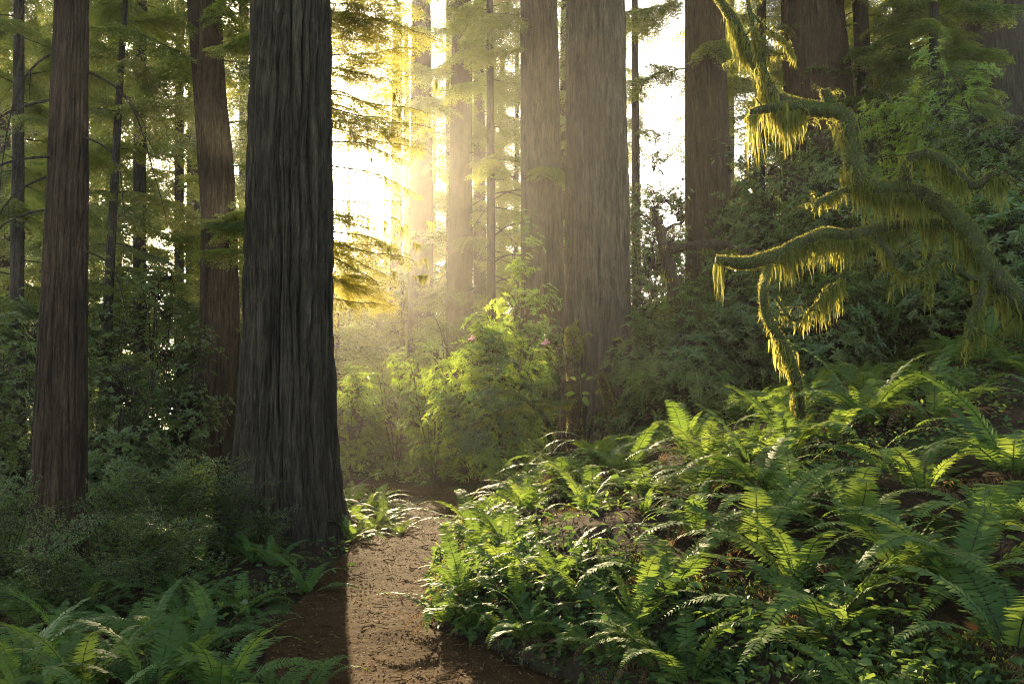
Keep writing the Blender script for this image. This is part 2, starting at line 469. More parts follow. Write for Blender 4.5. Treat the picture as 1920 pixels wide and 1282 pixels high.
# ------------------------------------------------------------------ light through the forest: gaps in the crowns towards the sun
SF = np.array([math.sin(SUN_AZ), math.cos(SUN_AZ)]); SR = np.array([SF[1], -SF[0]])
def sun_uv(p):
    """offsets of a point from the line camera-sun: u to the right, v upwards, and its distance along the ground"""
    fwd = p[0] * SF[0] + p[1] * SF[1]
    u = p[0] * SR[0] + p[1] * SR[1]
    return u, -math.sin(SUN_EL) * fwd + math.cos(SUN_EL) * (p[2] - CAM_Z), fwd
def in_gap(p, r):
    """boughs that would close the clearing through which the low sun reaches the bank"""
    u, v_, fwd = sun_uv(p)
    if fwd < 12: return False
    if 0.2 - r * .5 < u < 6.9 + r * .6 and -5.4 - r * .6 < v_ < 3.0 + r * .6: return True
    if -3.3 - r * .2 < u < -1.0 and -0.8 < v_ < 2.0: return True
    if 10.5 < u < 15.5 and -0.8 < v_ < 2.6: return True
    return False

# ------------------------------------------------------------------ trunks
def trunk_geo(pts, z0, top, seg, depth, cells_per_m=7.0, ring=0.07, detail_top=12.0, flare=0.35, seed=0, below=0.6):
    """pts: (x, y, z, r) from low to high; local origin at the base point (x0, y0, z0)"""
    P = np.array(pts, float)
    z = np.concatenate([np.arange(z0 - below, min(detail_top, top), ring), np.arange(min(detail_top, top), top, 0.8), [top]])
    def ip(k):
        c = np.interp(z, P[:, 2], P[:, k])
        hi = z > P[-1, 2]; s = (P[-1, k] - P[-2, k]) / (P[-1, 2] - P[-2, 2])
        c = np.where(hi, P[-1, k] + s * (z - P[-1, 2]), c)
        lo = z < P[0, 2]; s = (P[1, k] - P[0, k]) / (P[1, 2] - P[0, 2])
        return np.where(lo, P[0, k] + s * (z - P[0, 2]), c)
    cx, cyy, r = ip(0), ip(1), np.maximum(ip(3), 0.25 * P[-1, 3])
    ker = np.ones(9) / 9
    if len(z) > 30:
        for arr in (cx, cyy):
            arr[4:-4] = np.convolve(arr, ker, 'valid')
    th = np.linspace(0, 2 * math.pi, seg, endpoint=False)
    TH, ZZ = np.meshgrid(th, z)
    R = r[:, None] * np.ones_like(TH)
    n0 = max(5, int(2 * math.pi * P[0, 3] * cells_per_m))
    u = TH / (2 * math.pi)
    lob = vnoise(u * 7, ZZ * .3, seed + 9, 7)
    R = R * (1 + flare * (np.exp(-np.maximum(ZZ - z0, -.2) / 0.5) * (0.1 + 1.9 * lob ** 1.5) + .25 * np.exp(-np.maximum(ZZ - z0, 0) / 2.0))) * (1 + 0.05 * (vnoise(u * 5, ZZ * .4, seed + 8, 5) - .5))
    w1 = 1.5 * vnoise(u * 8, ZZ * .33, seed + 1, 8) + 0.7 * vnoise(u * n0, ZZ * .9, seed + 2, n0) + 0.25 * vnoise(u * n0 * 2, ZZ * 3.1, seed + 12, n0 * 2)
    ph = (u * n0 + w1)
    am = 0.35 + 0.9 * vnoise(u * n0 * .5, ZZ * .22, seed + 3, max(1, n0 // 2))
    f1 = (1 - np.abs(np.sin(math.pi * ph))) ** 2.2 * am
    n1 = int(n0 * 2.6)
    f2 = (1 - np.abs(np.sin(math.pi * (u * n1 + 1.4 * w1 + 3 * vnoise(u * n0, ZZ * .7, seed + 4, n0))))) ** 2 * vnoise(u * n0, ZZ * .5, seed + 14, n0)
    n2 = n0 * 7
    f3 = vnoise(u * n2 + 3 * w1, ZZ * 2.2, seed + 5, n2)
    fl = vnoise(u * n0 * 1.5 + w1, ZZ * 5.5, seed + 6, int(n0 * 1.5)) * vnoise(u * n0, ZZ * 1.2, seed + 7, n0)
    pl = vnoise(np.floor(ph) * 3.7, ZZ * .6 + np.floor(ph) * 9.1, seed + 15)
    R = R + depth * (-1.0 * f1 - 0.6 * f2 + 0.5 * (f3 - .5) + 0.5 * (fl - .3) + 0.35 * (pl - .5) * (1 - f1))
    V = np.stack([cx[:, None] + R * np.cos(TH), cyy[:, None] + R * np.sin(TH), ZZ], -1)
    b0 = np.array([np.interp(z0, z, cx), np.interp(z0, z, cyy), z0])
    V = V - b0
    n = len(z)
    i, j = np.meshgrid(np.arange(n - 1), np.arange(seg), indexing='ij')
    a = i * seg + j; b = i * seg + (j + 1) % seg
    g = Geo()
    g.add(V.reshape(-1, 3), np.stack([a, b, b + seg, a + seg], -1).reshape(-1, 4))
    g.add(V[-1], None, [[0, k, k + 1] for k in range(1, seg - 1)])
    return g, Vector(b0), (z, cx, cyy, r)

def make_tree(name, label, pix, mat, top=38.0, seg=120, depth=0.04, flare=0.3, seed=0, ring=0.09, cells=7.0, cat='tree', group=None, detail_top=None):
    """pix: (px, py, D, width in px) from low to high"""
    pts = []
    for px, py, D, w in pix:
        p = at(px, py, D); pts.append((p.x, p.y, p.z, w * 0.5 / ppm(D)))
    # base: follow the lowest two points down to the ground
    x0, y0 = pts[0][0], pts[0][1]
    z0 = hz(x0, y0)
    vis_top = CAM_Z + max(p[1] for p in pts) * 0.56 + 0.6
    g, base, ax = trunk_geo(pts, z0, top, seg, depth, cells, ring, detail_top or vis_top, flare, seed)
    t = empty(name, base, label, cat, group)
    link('trunk', g.mesh('trunk', mat, True), t)
    return t, ax

T = {}
T['great'] = make_tree('redwood_tree', 'massive dark grey redwood with deeply furrowed bark standing left of the path', [(538, 1005, 11.5, 176), (540, 600, 11.5, 160), (548, 0, 11.5, 150)], M_BARK_GREY, 40, 380, 0.09, 0.55, 10, 0.04, 6.2)
T['slim'] = make_tree('redwood_tree', 'slim reddish-brown redwood trunk at the far left edge', [(105, 1050, 10, 94), (120, 600, 10, 80), (135, 0, 10, 60)], M_BARK_RED, 36, 220, 0.034, 0.2, 20, 0.045, 10)
T['lean'] = make_tree('redwood_tree', 'kinked redwood trunk leaning left, just behind the massive redwood', [(413, 850, 18, 80), (411, 420, 18, 64), (404, 300, 18, 66), (394, 180, 18, 60), (382, 0, 18, 62)], M_BARK_RED, 38, 140, 0.03, 0.3, 30, 0.09, 9)
T['bank'] = make_tree('redwood_tree', 'broad pale brown redwood on the bank, mossy stub at its foot', [(1120, 830, 19.5, 130), (1120, 400, 19.5, 121), (1116, 0, 19.5, 114)], M_BARK_PALE, 42, 260, 0.085, 0.28, 40, 0.06, 5.5)
T['grey'] = make_tree('redwood_tree', 'hazy grey redwood directly left of the broad pale bank redwood', [(1020, 700, 29, 84), (1014, 300, 29, 78), (1010, 0, 29, 72)], M_BARK_PALE, 42, 140, 0.05, 0.3, 50, 0.14, 7)
T['thinE'] = make_tree('redwood_tree', 'straight hazy trunk on the right of the twin sunlit trunks mid-picture', [(862, 700, 46, 52), (864, 300, 46, 44), (867, 0, 46, 36)], M_BARK_RED, 42, 80, 0.04, 0.3, 60, 0.2, 6)
T['thinD'] = make_tree('redwood_tree', 'straight hazy trunk on the left of the twin sunlit trunks mid-picture', [(789, 700, 62, 50), (790, 300, 62, 43), (790, 0, 62, 37)], M_BARK_RED, 42, 80, 0.04, 0.3, 70, 0.2, 6)
T['right'] = make_tree('redwood_tree', 'tall grey-brown redwood behind the shrubs, right of the white sky gap', [(1335, 660, 25, 94), (1326, 330, 25, 84), (1321, 0, 25, 76)], M_BARK_RED, 42, 150, 0.045, 0.25, 90, 0.12, 7)
T['upper'] = make_tree('redwood_tree', 'thick dark redwood at the top, behind the bright mossy limb', [(1550, 520, 30, 160), (1533, 165, 30, 126), (1522, 0, 30, 116)], M_BARK_RED, 42, 160, 0.055, 0.2, 100, 0.12, 7)
T['corner'] = make_tree('redwood_tree', 'thick redwood in the upper right corner behind bright green leaves', [(1868, 320, 33, 138), (1860, 0, 33, 118)], M_BARK_GREY, 42, 140, 0.055, 0.2, 110, 0.14, 7)

# ------------------------------------------------------------------ conifer boughs
def bough_geo(L, seed, nl, nw, lat_step, n_step, droop, wid=0.42, twig=0.012, sag=0.25, zs=(-.5, .22), bz=(-.7, .35), sub=3):
    r = np.random.default_rng(seed)
    g = Geo()
    n = 14
    t = np.linspace(0, 1, n)
    ph = r.random() * 6
    P = np.stack([L * t * (1 - .06 * t), 0.06 * L * np.sin(ph + 3 * t) * t, 0.06 * L * t - droop * L * t ** 2 + .015 * L * np.sin(ph + 9 * t)], 1)
    tube(g, P, twig * L * .5 * (1.05 - t) + 0.004, 4, m=1)
    s = 0.10
    side = 1
    BP, BD, BS, BT = [], [], [], []
    while s < 1.0:
        p = np.array([np.interp(s, t, P[:, k]) for k in range(3)])
        k = min(int(s * (n - 1)), n - 2); tg = unit(P[k + 1] - P[k])
        l = wid * L * (0.35 + 0.65 * min(1, s / .3)) * (1.04 - s) ** 0.75 * r.uniform(.55, 1.2)
        ang = math.radians(r.uniform(42, 66)) * side
        d = np.array([tg[0] * math.cos(ang) - tg[1] * math.sin(ang), tg[0] * math.sin(ang) + tg[1] * math.cos(ang), tg[2] * .5 + r.uniform(*zs)])
        d = unit(d)
        m = max(3, int(l / n_step))
        q = np.linspace(0.02, 1, m)
        C = p + d * (l * q)[:, None]
        C[:, 2] -= sag * l * q ** 2 * r.uniform(.4, 1.4)
        C[:, 0] += .05 * l * np.sin(q * 5 + r.random() * 6)
        st = max(1, m // 4)
        if l > .15 and len(C[::st]) > 1:
            tube(g, C[::st], np.linspace(twig * .35, twig * .15, len(C[::st])), 3, m=1)
        tt = unit(np.gradient(C, axis=0)); sd = unit(np.cross(tt, [0, 0, 1.0]))
        tone = r.random()
        rows = [(C, tt, sd)]
        for sg in (-1, 1):                       # secondary sprigs along each lateral
            for e in range(0, m, sub):
                ll = l * .34 * (1.1 - q[e]) * r.uniform(.5, 1.3) + nl * .8
                mm = max(2, int(ll / n_step)); qq = np.linspace(.05, 1, mm)
                dd = unit(sd[e] * sg + tt[e] * r.uniform(.5, 1.1) + np.array([0, 0, r.uniform(*zs) * .7]))
                C2 = C[e] + dd * (ll * qq)[:, None]; C2[:, 2] -= sag * .6 * ll * qq ** 2
                rows.append((C2, np.repeat(dd[None], mm, 0), np.repeat(unit(np.cross(dd, [0, 0, 1.0]))[None], mm, 0)))
        for C2, t2, s2 in rows:
            mm = len(C2)
            for sg in (-1, 1):
                dd = s2 * sg + t2 * r.uniform(.45, .9, (mm, 1)) + np.array([0, 0, 1]) * r.uniform(*bz, (mm, 1))
                BP.append(C2 + r.normal(size=(mm, 3)) * n_step * .2); BD.append(dd); BS.append(t2 + r.normal(size=(mm, 3)) * .3); BT.append(np.clip(tone * .6 + r.random(mm) * .4, 0, 1))
            BP.append(C2[-1:]); BD.append(t2[-1:]); BS.append(s2[-1:]); BT.append([.9])
        s += lat_step / L * r.uniform(.6, 1.3)
        side = -side
    BP, BD, BS, BT = map(np.concatenate, (BP, BD, BS, BT))
    keep = r.random(len(BP)) < .9
    k = keep.sum()
    env = r.uniform(.7, 1.2, k)
    global rng
    old = rng; rng = r
    blades(g, BP[keep], BD[keep], BS[keep], nl * env, nw * env, BT[keep])
    rng = old
    return g
BACKLIT_B = [bough_geo(2.6, 150 + k, .062, .019, .12, .026, .10 + .06 * k, .42, sag=.4, zs=(-.45, .2), bz=(-.7, .5), sub=3).mesh('bough', [M_BACKLIT, M_TWIG]) for k in range(4)]
NEAR_B = [bough_geo(2.6, 100 + k, .062, .019, .075, .024, .10 + .06 * k, .42, sag=.35, zs=(-.3, .15), bz=(-.45, .25), sub=2).mesh('bough', [M_CONIFER, M_TWIG]) for k in range(4)]
MID_B = [bough_geo(3.4, 200 + k, .125, .042, .105, .052, .12 + .07 * k, .44, sag=.5, sub=2).mesh('bough', [M_CONIFER, M_TWIG]) for k in range(4)]
FAR_B = [bough_geo(4.4, 300 + k, .22, .078, .23, .115, .15 + .08 * k, .44, .016, sag=.6, sub=2).mesh('bough', [M_CONIFER, M_TWIG]) for k in range(4)]
def bare_branch(L, seed, subs=5, droop=.3, thick=.02):
    r = np.random.default_rng(seed); g = Geo()
    n = 16; t = np.linspace(0, 1, n)
    P = np.stack([L * t, .12 * L * np.sin(r.random() * 6 + 3 * t) * t, -droop * L * t ** 2 + .03 * L * np.sin(8 * t + r.random() * 6)], 1)
    tube(g, P, thick * (1.1 - t), 6)
    for k in range(subs):
        s = r.uniform(.2, .9); p = np.array([np.interp(s, t, P[:, c]) for c in range(3)])
        l = L * r.uniform(.15, .4) * (1.1 - s); q = np.linspace(0, 1, 7)
        d = unit(np.array([r.uniform(.3, 1), r.uniform(-1, 1), r.uniform(-.9, .3)]))
        C = p + d * (l * q)[:, None]; C[:, 2] -= .3 * l * q ** 2; C += r.normal(size=C.shape) * .012 * l * q[:, None] * 3
        tube(g, C, thick * .45 * (1.1 - s) * (1.15 - q), 4)
    return g
BARE = [bare_branch(2.6, 400 + k, 5 + k, .15 + .18 * k).mesh('branch', M_TWIG) for k in range(4)]

def axis_at(ax, z):
    return np.array([np.interp(z, ax[0], ax[1]), np.interp(z, ax[0], ax[2]), z])
N_BOUGH = 0
def add_bough(tree, ax, z, az, s, meshes, name='bough', check=True, pitch=None, force=False):
    global N_BOUGH
    p = axis_at(ax, z)
    r = np.interp(z, ax[0], ax[3])
    L = s * (4.4 if meshes is FAR_B else 3.4 if meshes is MID_B else 2.6)
    mid = p + np.array([math.cos(az), math.sin(az), -.12]) * (r + L * .55)
    u, v_ = px_of(mid)
    mrg = 330 + 600 / max(4, mid[1])
    if not force and (u < -mrg or u > 1920 + mrg or v_ < -mrg or v_ > 1400): return None
    if check and in_gap(mid, L * .5) and rnd.random() < (.96 if mid[1] < 85 else .86): return None
    if mid[1] < 3: return None
    M = trs(Vector(p + np.array([math.cos(az), math.sin(az), 0]) * r * .8) - tree.location, az, rnd.uniform(-.25, .18) if pitch is None else pitch, rnd.uniform(-.35, .35), s)
    N_BOUGH += 1
    return link(name, rnd.choice(meshes), tree, M)
def crown(tree, ax, z_lo, z_hi, n, s0, s1, meshes, az_range=None, check=True):
    for k in range(n):
        f = (k + rnd.random()) / n
        z = z_lo + (z_hi - z_lo) * f
        az = k * 2.399 + rnd.uniform(-.5, .5) if az_range is None else rnd.uniform(*az_range)
        add_bough(tree, ax, z, az, s0 + (s1 - s0) * f * rnd.uniform(.8, 1.2), meshes, check=check)

# high crowns of the named trees (their lower trunks are bare)
crown(*T['lean'], 7.5, 13.5, 18, .75, .7, MID_B)
crown(*T['grey'], 6.0, 19, 14, .7, .8, MID_B, (math.pi * .5, math.pi * 1.6))
crown(*T['thinE'], 11.0, 28, 30, 1.0, 1.1, MID_B)
crown(*T['thinD'], 14, 36, 26, 1.0, 1.0, FAR_B)
crown(*T['right'], 12, 18, 8, .8, .8, MID_B)
crown(*T['corner'], 9, 22, 16, .9, .8, MID_B)
# unseen high boughs on these trees, added to cut the blue overhead skylight
for key in T:
    t, ax = T[key]
    for k in range(20):
        z = rnd.uniform(16, 36)
        p = axis_at(ax, z); az = k * 2.399 + rnd.uniform(-.5, .5); s_ = rnd.uniform(1.3, 1.9)
        mid = p + np.array([math.cos(az), math.sin(az), 0]) * 2.6 * s_
        uv = px_of(mid)
        if uv[1] > -250 and mid[1] > 2: continue
        link('bough', rnd.choice(FAR_B), t, trs(Vector(p) - t.location, az, rnd.uniform(-.25, .1), rnd.uniform(-.4, .4), s_)); N_BOUGH += 1
for k in range(6):
    add_bough(*T['thinE'], rnd.uniform(9, 19), rnd.uniform(-1.2, .6), rnd.uniform(1.4, 2.2), BARE, 'branch', False)
for k in range(5):
    add_bough(*T['grey'], rnd.uniform(7, 14), rnd.uniform(2.2, 4.2), rnd.uniform(1.0, 1.6), BARE, 'branch', False)
for k, (z, az, s) in enumerate([(5.9, 3.3, .9), (4.9, 3.0, .75), (6.3, .2, .8), (5.4, -.25, .7), (4.4, 3.5, .8), (6.6, 2.8, .8), (3.9, -.1, .55), (5.1, 3.9, .9)]):
    add_bough(*T['slim'], z, az, s, BARE[2:], 'branch', False, -.5, True)

# slender understory conifers, nearer: their boughs fill the gaps between the big trunks
U = {}
def under(key, label, pix, z_lo, z_hi, n, s0, s1, meshes, az_range=None, mat=M_TWIG, check=True, group=None, top=None):
    D = pix[0][2]
    vis = CAM_Z + D * .62 + 2
    t, ax = make_tree('conifer_tree', label, pix, mat, top or min(42, vis + 6), 28 if D > 24 else 40, .012, .2, hash_(key), .3 if D > 24 else .15, 8, group=group)
    crown(t, ax, z_lo, min(z_hi, vis), n, s0, s1, meshes, az_range, check)
    U[key] = (t, ax)
def hash_(s):
    return sum(ord(c) * (k + 3) for k, c in enumerate(s)) % 997
under('gold', 'slender conifer behind the massive redwood, backlit golden boughs reaching right', [(566, 940, 15, 40), (572, 400, 15, 34), (570, 0, 15, 26)], 3.0, 12, 0, 1, 1, NEAR_B)
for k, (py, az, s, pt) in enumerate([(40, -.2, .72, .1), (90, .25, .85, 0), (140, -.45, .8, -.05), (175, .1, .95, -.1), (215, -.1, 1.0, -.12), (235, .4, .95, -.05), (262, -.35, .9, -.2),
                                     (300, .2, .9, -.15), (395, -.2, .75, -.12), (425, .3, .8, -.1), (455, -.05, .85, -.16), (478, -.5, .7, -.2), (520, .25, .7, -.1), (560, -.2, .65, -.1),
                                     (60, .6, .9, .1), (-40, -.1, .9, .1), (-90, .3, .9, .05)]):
    add_bough(*U['gold'], at(566, py, 15).z, az, s, BACKLIT_B, check=False, pitch=pt, force=True)
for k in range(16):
    add_bough(*U['gold'], at(566, rnd.uniform(-160, 120), 15).z, rnd.uniform(-.7, .9), rnd.uniform(.7, 1.15), BACKLIT_B, check=False, force=True)
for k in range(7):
    add_bough(*U['gold'], at(566, rnd.uniform(100, 235), 15).z, rnd.uniform(-.5, .7), rnd.uniform(.7, 1.0), BACKLIT_B, check=False, force=True)
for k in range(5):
    add_bough(*U['gold'], at(566, rnd.uniform(375, 470), 15).z, rnd.uniform(-.4, .6), rnd.uniform(.6, .9), BACKLIT_B, check=False, force=True)
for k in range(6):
    add_bough(*U['gold'], at(566, rnd.uniform(420, 540), 15).z, rnd.uniform(-.3, 1.0), rnd.uniform(.45, .8), BACKLIT_B, check=False, force=True)
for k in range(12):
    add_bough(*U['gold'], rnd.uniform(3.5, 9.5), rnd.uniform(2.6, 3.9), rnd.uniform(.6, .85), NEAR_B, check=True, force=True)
under('l1', 'feathery green conifer between the slim left redwood and the kinked one', [(262, 820, 21, 26), (262, 300, 21, 22), (266, 0, 21, 18)], 2.5, 15, 40, .85, .8, MID_B)
under('l2', 'leafy conifer at the left edge behind the slim redwood', [(28, 900, 15, 26), (34, 300, 15, 22), (36, 0, 15, 18)], 2.4, 11, 30, .75, .7, NEAR_B)
under('l3', 'dark thin trunk in the thicket right of the slim left redwood', [(190, 880, 17, 22), (206, 500, 17, 17), (222, 200, 17, 13), (235, 0, 17, 10)], 5.5, 12.5, 18, .7, .6, NEAR_B)
under('l4', 'slim conifer just left of the kinked redwood', [(336, 780, 29, 20), (336, 300, 29, 17), (338, 0, 29, 14)], 2.5, 20, 30, .9, .8, MID_B)
under('l5', 'bushy conifer behind the slim left redwood', [(120, 820, 25, 26), (122, 300, 25, 22), (124, 0, 25, 18)], 2, 18, 32, .9, .8, MID_B)
under('c1', 'slim conifer between the twin sunlit trunks and the hazy grey redwood', [(922, 760, 31, 18), (920, 300, 31, 16), (918, 0, 31, 13)], 5, 21, 40, .85, .7, MID_B)
under('c2', 'pale misty conifer in the gap left of the twin sunlit trunks', [(740, 800, 75, 24), (744, 300, 75, 22), (746, 0, 75, 19)], 14, 42, 40, 1.1, .9, FAR_B)
under('r1', 'misty conifer edging the white sky gap on its left', [(1195, 700, 36, 18), (1192, 300, 36, 16), (1190, 0, 36, 13)], 9, 24, 14, .6, .6, MID_B)
under('r2', 'feathery conifer right of the tall grey-brown redwood', [(1420, 560, 31, 24), (1424, 300, 31, 22), (1428, 0, 31, 18)], 7, 22, 46, .85, .8, MID_B)
under('r3', 'conifer right of the thick dark redwood at the top', [(1640, 420, 30, 36), (1622, 200, 30, 32), (1612, 0, 30, 28)], 8, 21, 46, .85, .8, MID_B)
under('r4', 'leafy conifer left of the thick corner redwood', [(1745, 420, 27, 20), (1748, 200, 27, 18), (1752, 0, 27, 16)], 8, 20, 46, .85, .8, MID_B)

# far conifers fading into the haze
ANCH = [(-9999, 'at the left edge'), (120, 'right of the slim left redwood'), (400, 'right of the kinked redwood'), (540, 'right of the massive redwood'), (790, 'between the twin sunlit trunks'), (865, 'right of the twin sunlit trunks'),
        (1015, 'by the hazy grey redwood'), (1120, 'right of the broad bank redwood'), (1325, 'right of the tall grey-brown redwood'), (1530, 'right of the thick dark redwood'), (1860, 'at the right edge')]
def place_phrase(px):
    k = max(i for i, a in enumerate(ANCH) if px >= a[0])
    return ANCH[k][1]
far = []
tries = 0
while len(far) < 66 and tries < 4000:
    tries += 1
    D = rnd.choice([rnd.uniform(40, 62), rnd.uniform(55, 85), rnd.uniform(80, 125)])
    px = rnd.uniform(-160, 2080)
    if abs(px - 1225) < 75: continue           # the white sky gap
    if any(abs(px - q[0]) < 26 * 50 / D and abs(D - q[1]) < 16 for q in far): continue
    x = (px - 960) / F_PX * D
    u = x * SR[0] + D * SR[1]
    if -1.2 < u < 6.9: continue
    far.append((px, D))
for k in range(900):                             # denser rows on the left and right of the clearing
    if len(far) >= 78: break
    D = rnd.uniform(48, 120); px = rnd.uniform(-120, 590) if rnd.random() < .62 else rnd.uniform(880, 1150) if rnd.random() < .4 else rnd.uniform(1310, 2040)
    u = (px - 960) / F_PX * D * SR[0] + D * SR[1]
    if -1.2 < u < 6.9 or any(abs(px - q[0]) < 16 * 50 / D and abs(D - q[1]) < 12 for q in far): continue
    far.append((px, D))
for px, D in [(655, 112), (690, 98), (722, 120), (760, 104), (815, 95)]:
    far.append((px, D))
n_tall = len(far)
while len(far) < n_tall + 22:                    # lower second growth where the clearing lets the sun in
    D = rnd.uniform(38, 115); u = rnd.uniform(-1.5, 9.5)
    x = (u - D * SR[1]) / SR[0]
    px = 960 + x / D * F_PX
    if any(abs(px - q[0]) < 20 * 50 / D and abs(D - q[1]) < 8 for q in far): continue
    far.append((px, D))
short = set(far[n_tall:])
def ordinal(k):
    tens = ['', '', 'twenty', 'thirty', 'forty']
    if k < 20: return ORD[k]
    k += 1
    return (tens[k // 10] + '-' + ['', 'first', 'second', 'third', 'fourth', 'fifth', 'sixth', 'seventh', 'eighth', 'ninth'][k % 10] if k % 10 else ['', '', 'twentieth', 'thirtieth', 'fortieth'][k // 10]) + ' nearest'
ORD = ['nearest', 'second nearest', 'third nearest', 'fourth nearest', 'fifth nearest', 'sixth nearest', 'seventh nearest', 'eighth nearest', 'ninth nearest', 'tenth nearest', 'eleventh nearest', 'twelfth nearest', 'thirteenth nearest', 'fourteenth nearest', 'fifteenth nearest', 'sixteenth nearest', 'seventeenth nearest', 'eighteenth nearest', 'nineteenth nearest', 'twentieth nearest']
cnt = {}
for px, D in sorted(far, key=lambda q: q[1]):
    ph = place_phrase(px)
    k = cnt.get(ph, 0); cnt[ph] = k + 1
    w = rnd.uniform(.5, 1.25) * F_PX / D * (.5 if 600 < px < 830 and D > 90 else 1)
    lean = rnd.uniform(-8, 8) * 40 / D
    vis = CAM_Z + D * .58 + 3
    if (px, D) in short:
        top_z = CAM_Z + (  .299 * D - 6.2) / .954
        w *= .45
        t, ax = make_tree('conifer_tree', 'misty background conifer, %s of those %s' % (ordinal(k), ph), [(px, 780, D, w), (px + lean * .3, 600, D, w * .7)], M_TWIG,
                          top_z, 12, .02, .3, rnd.randrange(900), 1.2, 5, group='misty conifers in the background', detail_top=top_z - 2)
        for q in range(72):
            f = (q + rnd.random()) / 72
            add_bough(t, ax, 1.0 + (top_z - 1.5) * f, q * 2.399, (1.1 - .6 * f) * rnd.uniform(.8, 1.15), FAR_B, check=False)
        continue
    t, ax = make_tree('conifer_tree', 'misty background conifer, %s of those %s' % (ordinal(k), ph), [(px, 780, D, w), (px + lean, 200, D, w * .8)], M_BARK_RED if rnd.random() < .6 else M_TWIG,
                      min(44, vis + 5), 16, .03, .3, rnd.randrange(900), 1.2, 5, group='misty conifers in the background', detail_top=min(40, vis))
    crown(t, ax, rnd.uniform(1.0, 6.0), min(41, vis), int(36 + D * .1), 1.25, 1.05, FAR_B)

# ------------------------------------------------------------------ moss
def moss_fuzz(g, P, R, dens, l=.035, seed=0, top_bias=.3, m=0):
    """short shoots standing off a limb's surface"""
    r = np.random.default_rng(seed)
    seglen = np.linalg.norm(np.diff(P, axis=0), axis=1); tot = seglen.sum()
    n = int(tot * dens * 2 * math.pi * R.mean())
    c = np.concatenate([[0], np.cumsum(seglen)])
    s = r.random(n) * tot
    C = np.stack([np.interp(s, c, P[:, k]) for k in range(3)], 1); rad = np.interp(s, c, R)
    T_, N_, B_ = frames(P)
    idx = np.clip(np.searchsorted(c, s) - 1, 0, len(P) - 1)
    th = r.random(n) * 2 * math.pi
    O = N_[idx] * np.cos(th)[:, None] + B_[idx] * np.sin(th)[:, None]
    D = unit(O + r.normal(size=(n, 3)) * .55 + np.array([0, 0, top_bias]))
    blades(g, C + O * (rad * .93)[:, None], D, np.cross(D, rdir(n)), l * r.uniform(.5, 1.5, n), l * .28 * r.uniform(.7, 1.4, n), r.random(n), m)
def moss_drape(g, P, R, per_m, L0, L1, seed=0, m=0, strands=11, w=.008, spread=.055):
    """tapering clumps of threads hanging from the under side of a limb"""
    r = np.random.default_rng(seed)
    seglen = np.linalg.norm(np.diff(P, axis=0), axis=1); c = np.concatenate([[0], np.cumsum(seglen)]); tot = c[-1]
    k = max(1, int(tot * per_m))
    cand = r.random(k * 3) * tot
    wgt = vnoise(cand * 4.5, 0 * cand + seed, seed)
    pos = cand[np.argsort(-(wgt + .35 * r.random(k * 3)))[:k]]
    s = np.repeat(pos, strands)
    Lc = np.repeat((L0 + (L1 - L0) * r.random(k) ** 2.0 * (.45 + 1.0 * vnoise(pos * 2.2, 0 * pos, seed + 5))), strands)
    n = len(s)
    s = np.clip(s + r.normal(size=n) * spread, 0, tot)
    C = np.stack([np.interp(s, c, P[:, q]) for q in range(3)], 1)
    C[:, 2] -= np.interp(s, c, R) * .75
    C[:, :2] += r.normal(size=(n, 2)) * np.interp(s, c, R)[:, None] * .45
    L = Lc * r.uniform(.25, 1.0, n)
    wd = w * r.uniform(.5, 1.4, n)
    ang = r.random(n) * math.pi
    S = np.stack([np.cos(ang), np.sin(ang), 0 * ang], 1)
    nseg = 4
    q = np.linspace(0, 1, nseg + 1)
    wob = np.cumsum(r.normal(size=(n, nseg + 1, 2)), axis=1) * .012
    pts = np.repeat(C[:, None], nseg + 1, 1)
    pts[..., 2] -= L[:, None] * q[None]
    pts[..., :2] += wob
    prof = np.array([1.0, 1.1, .9, .6, .08])
    off = S[:, None] * (wd[:, None] * prof[None])[..., None]
    V = np.stack([pts - off, pts + off], 2).reshape(n, -1, 3)
    b = np.arange(n)[:, None, None] * (2 * (nseg + 1)) + (np.arange(nseg) * 2)[None, :, None] + np.array([0, 1, 3, 2])
    g.add(V.reshape(-1, 3), b.reshape(-1, 4), qt=np.repeat(r.random(n), nseg), m=m)
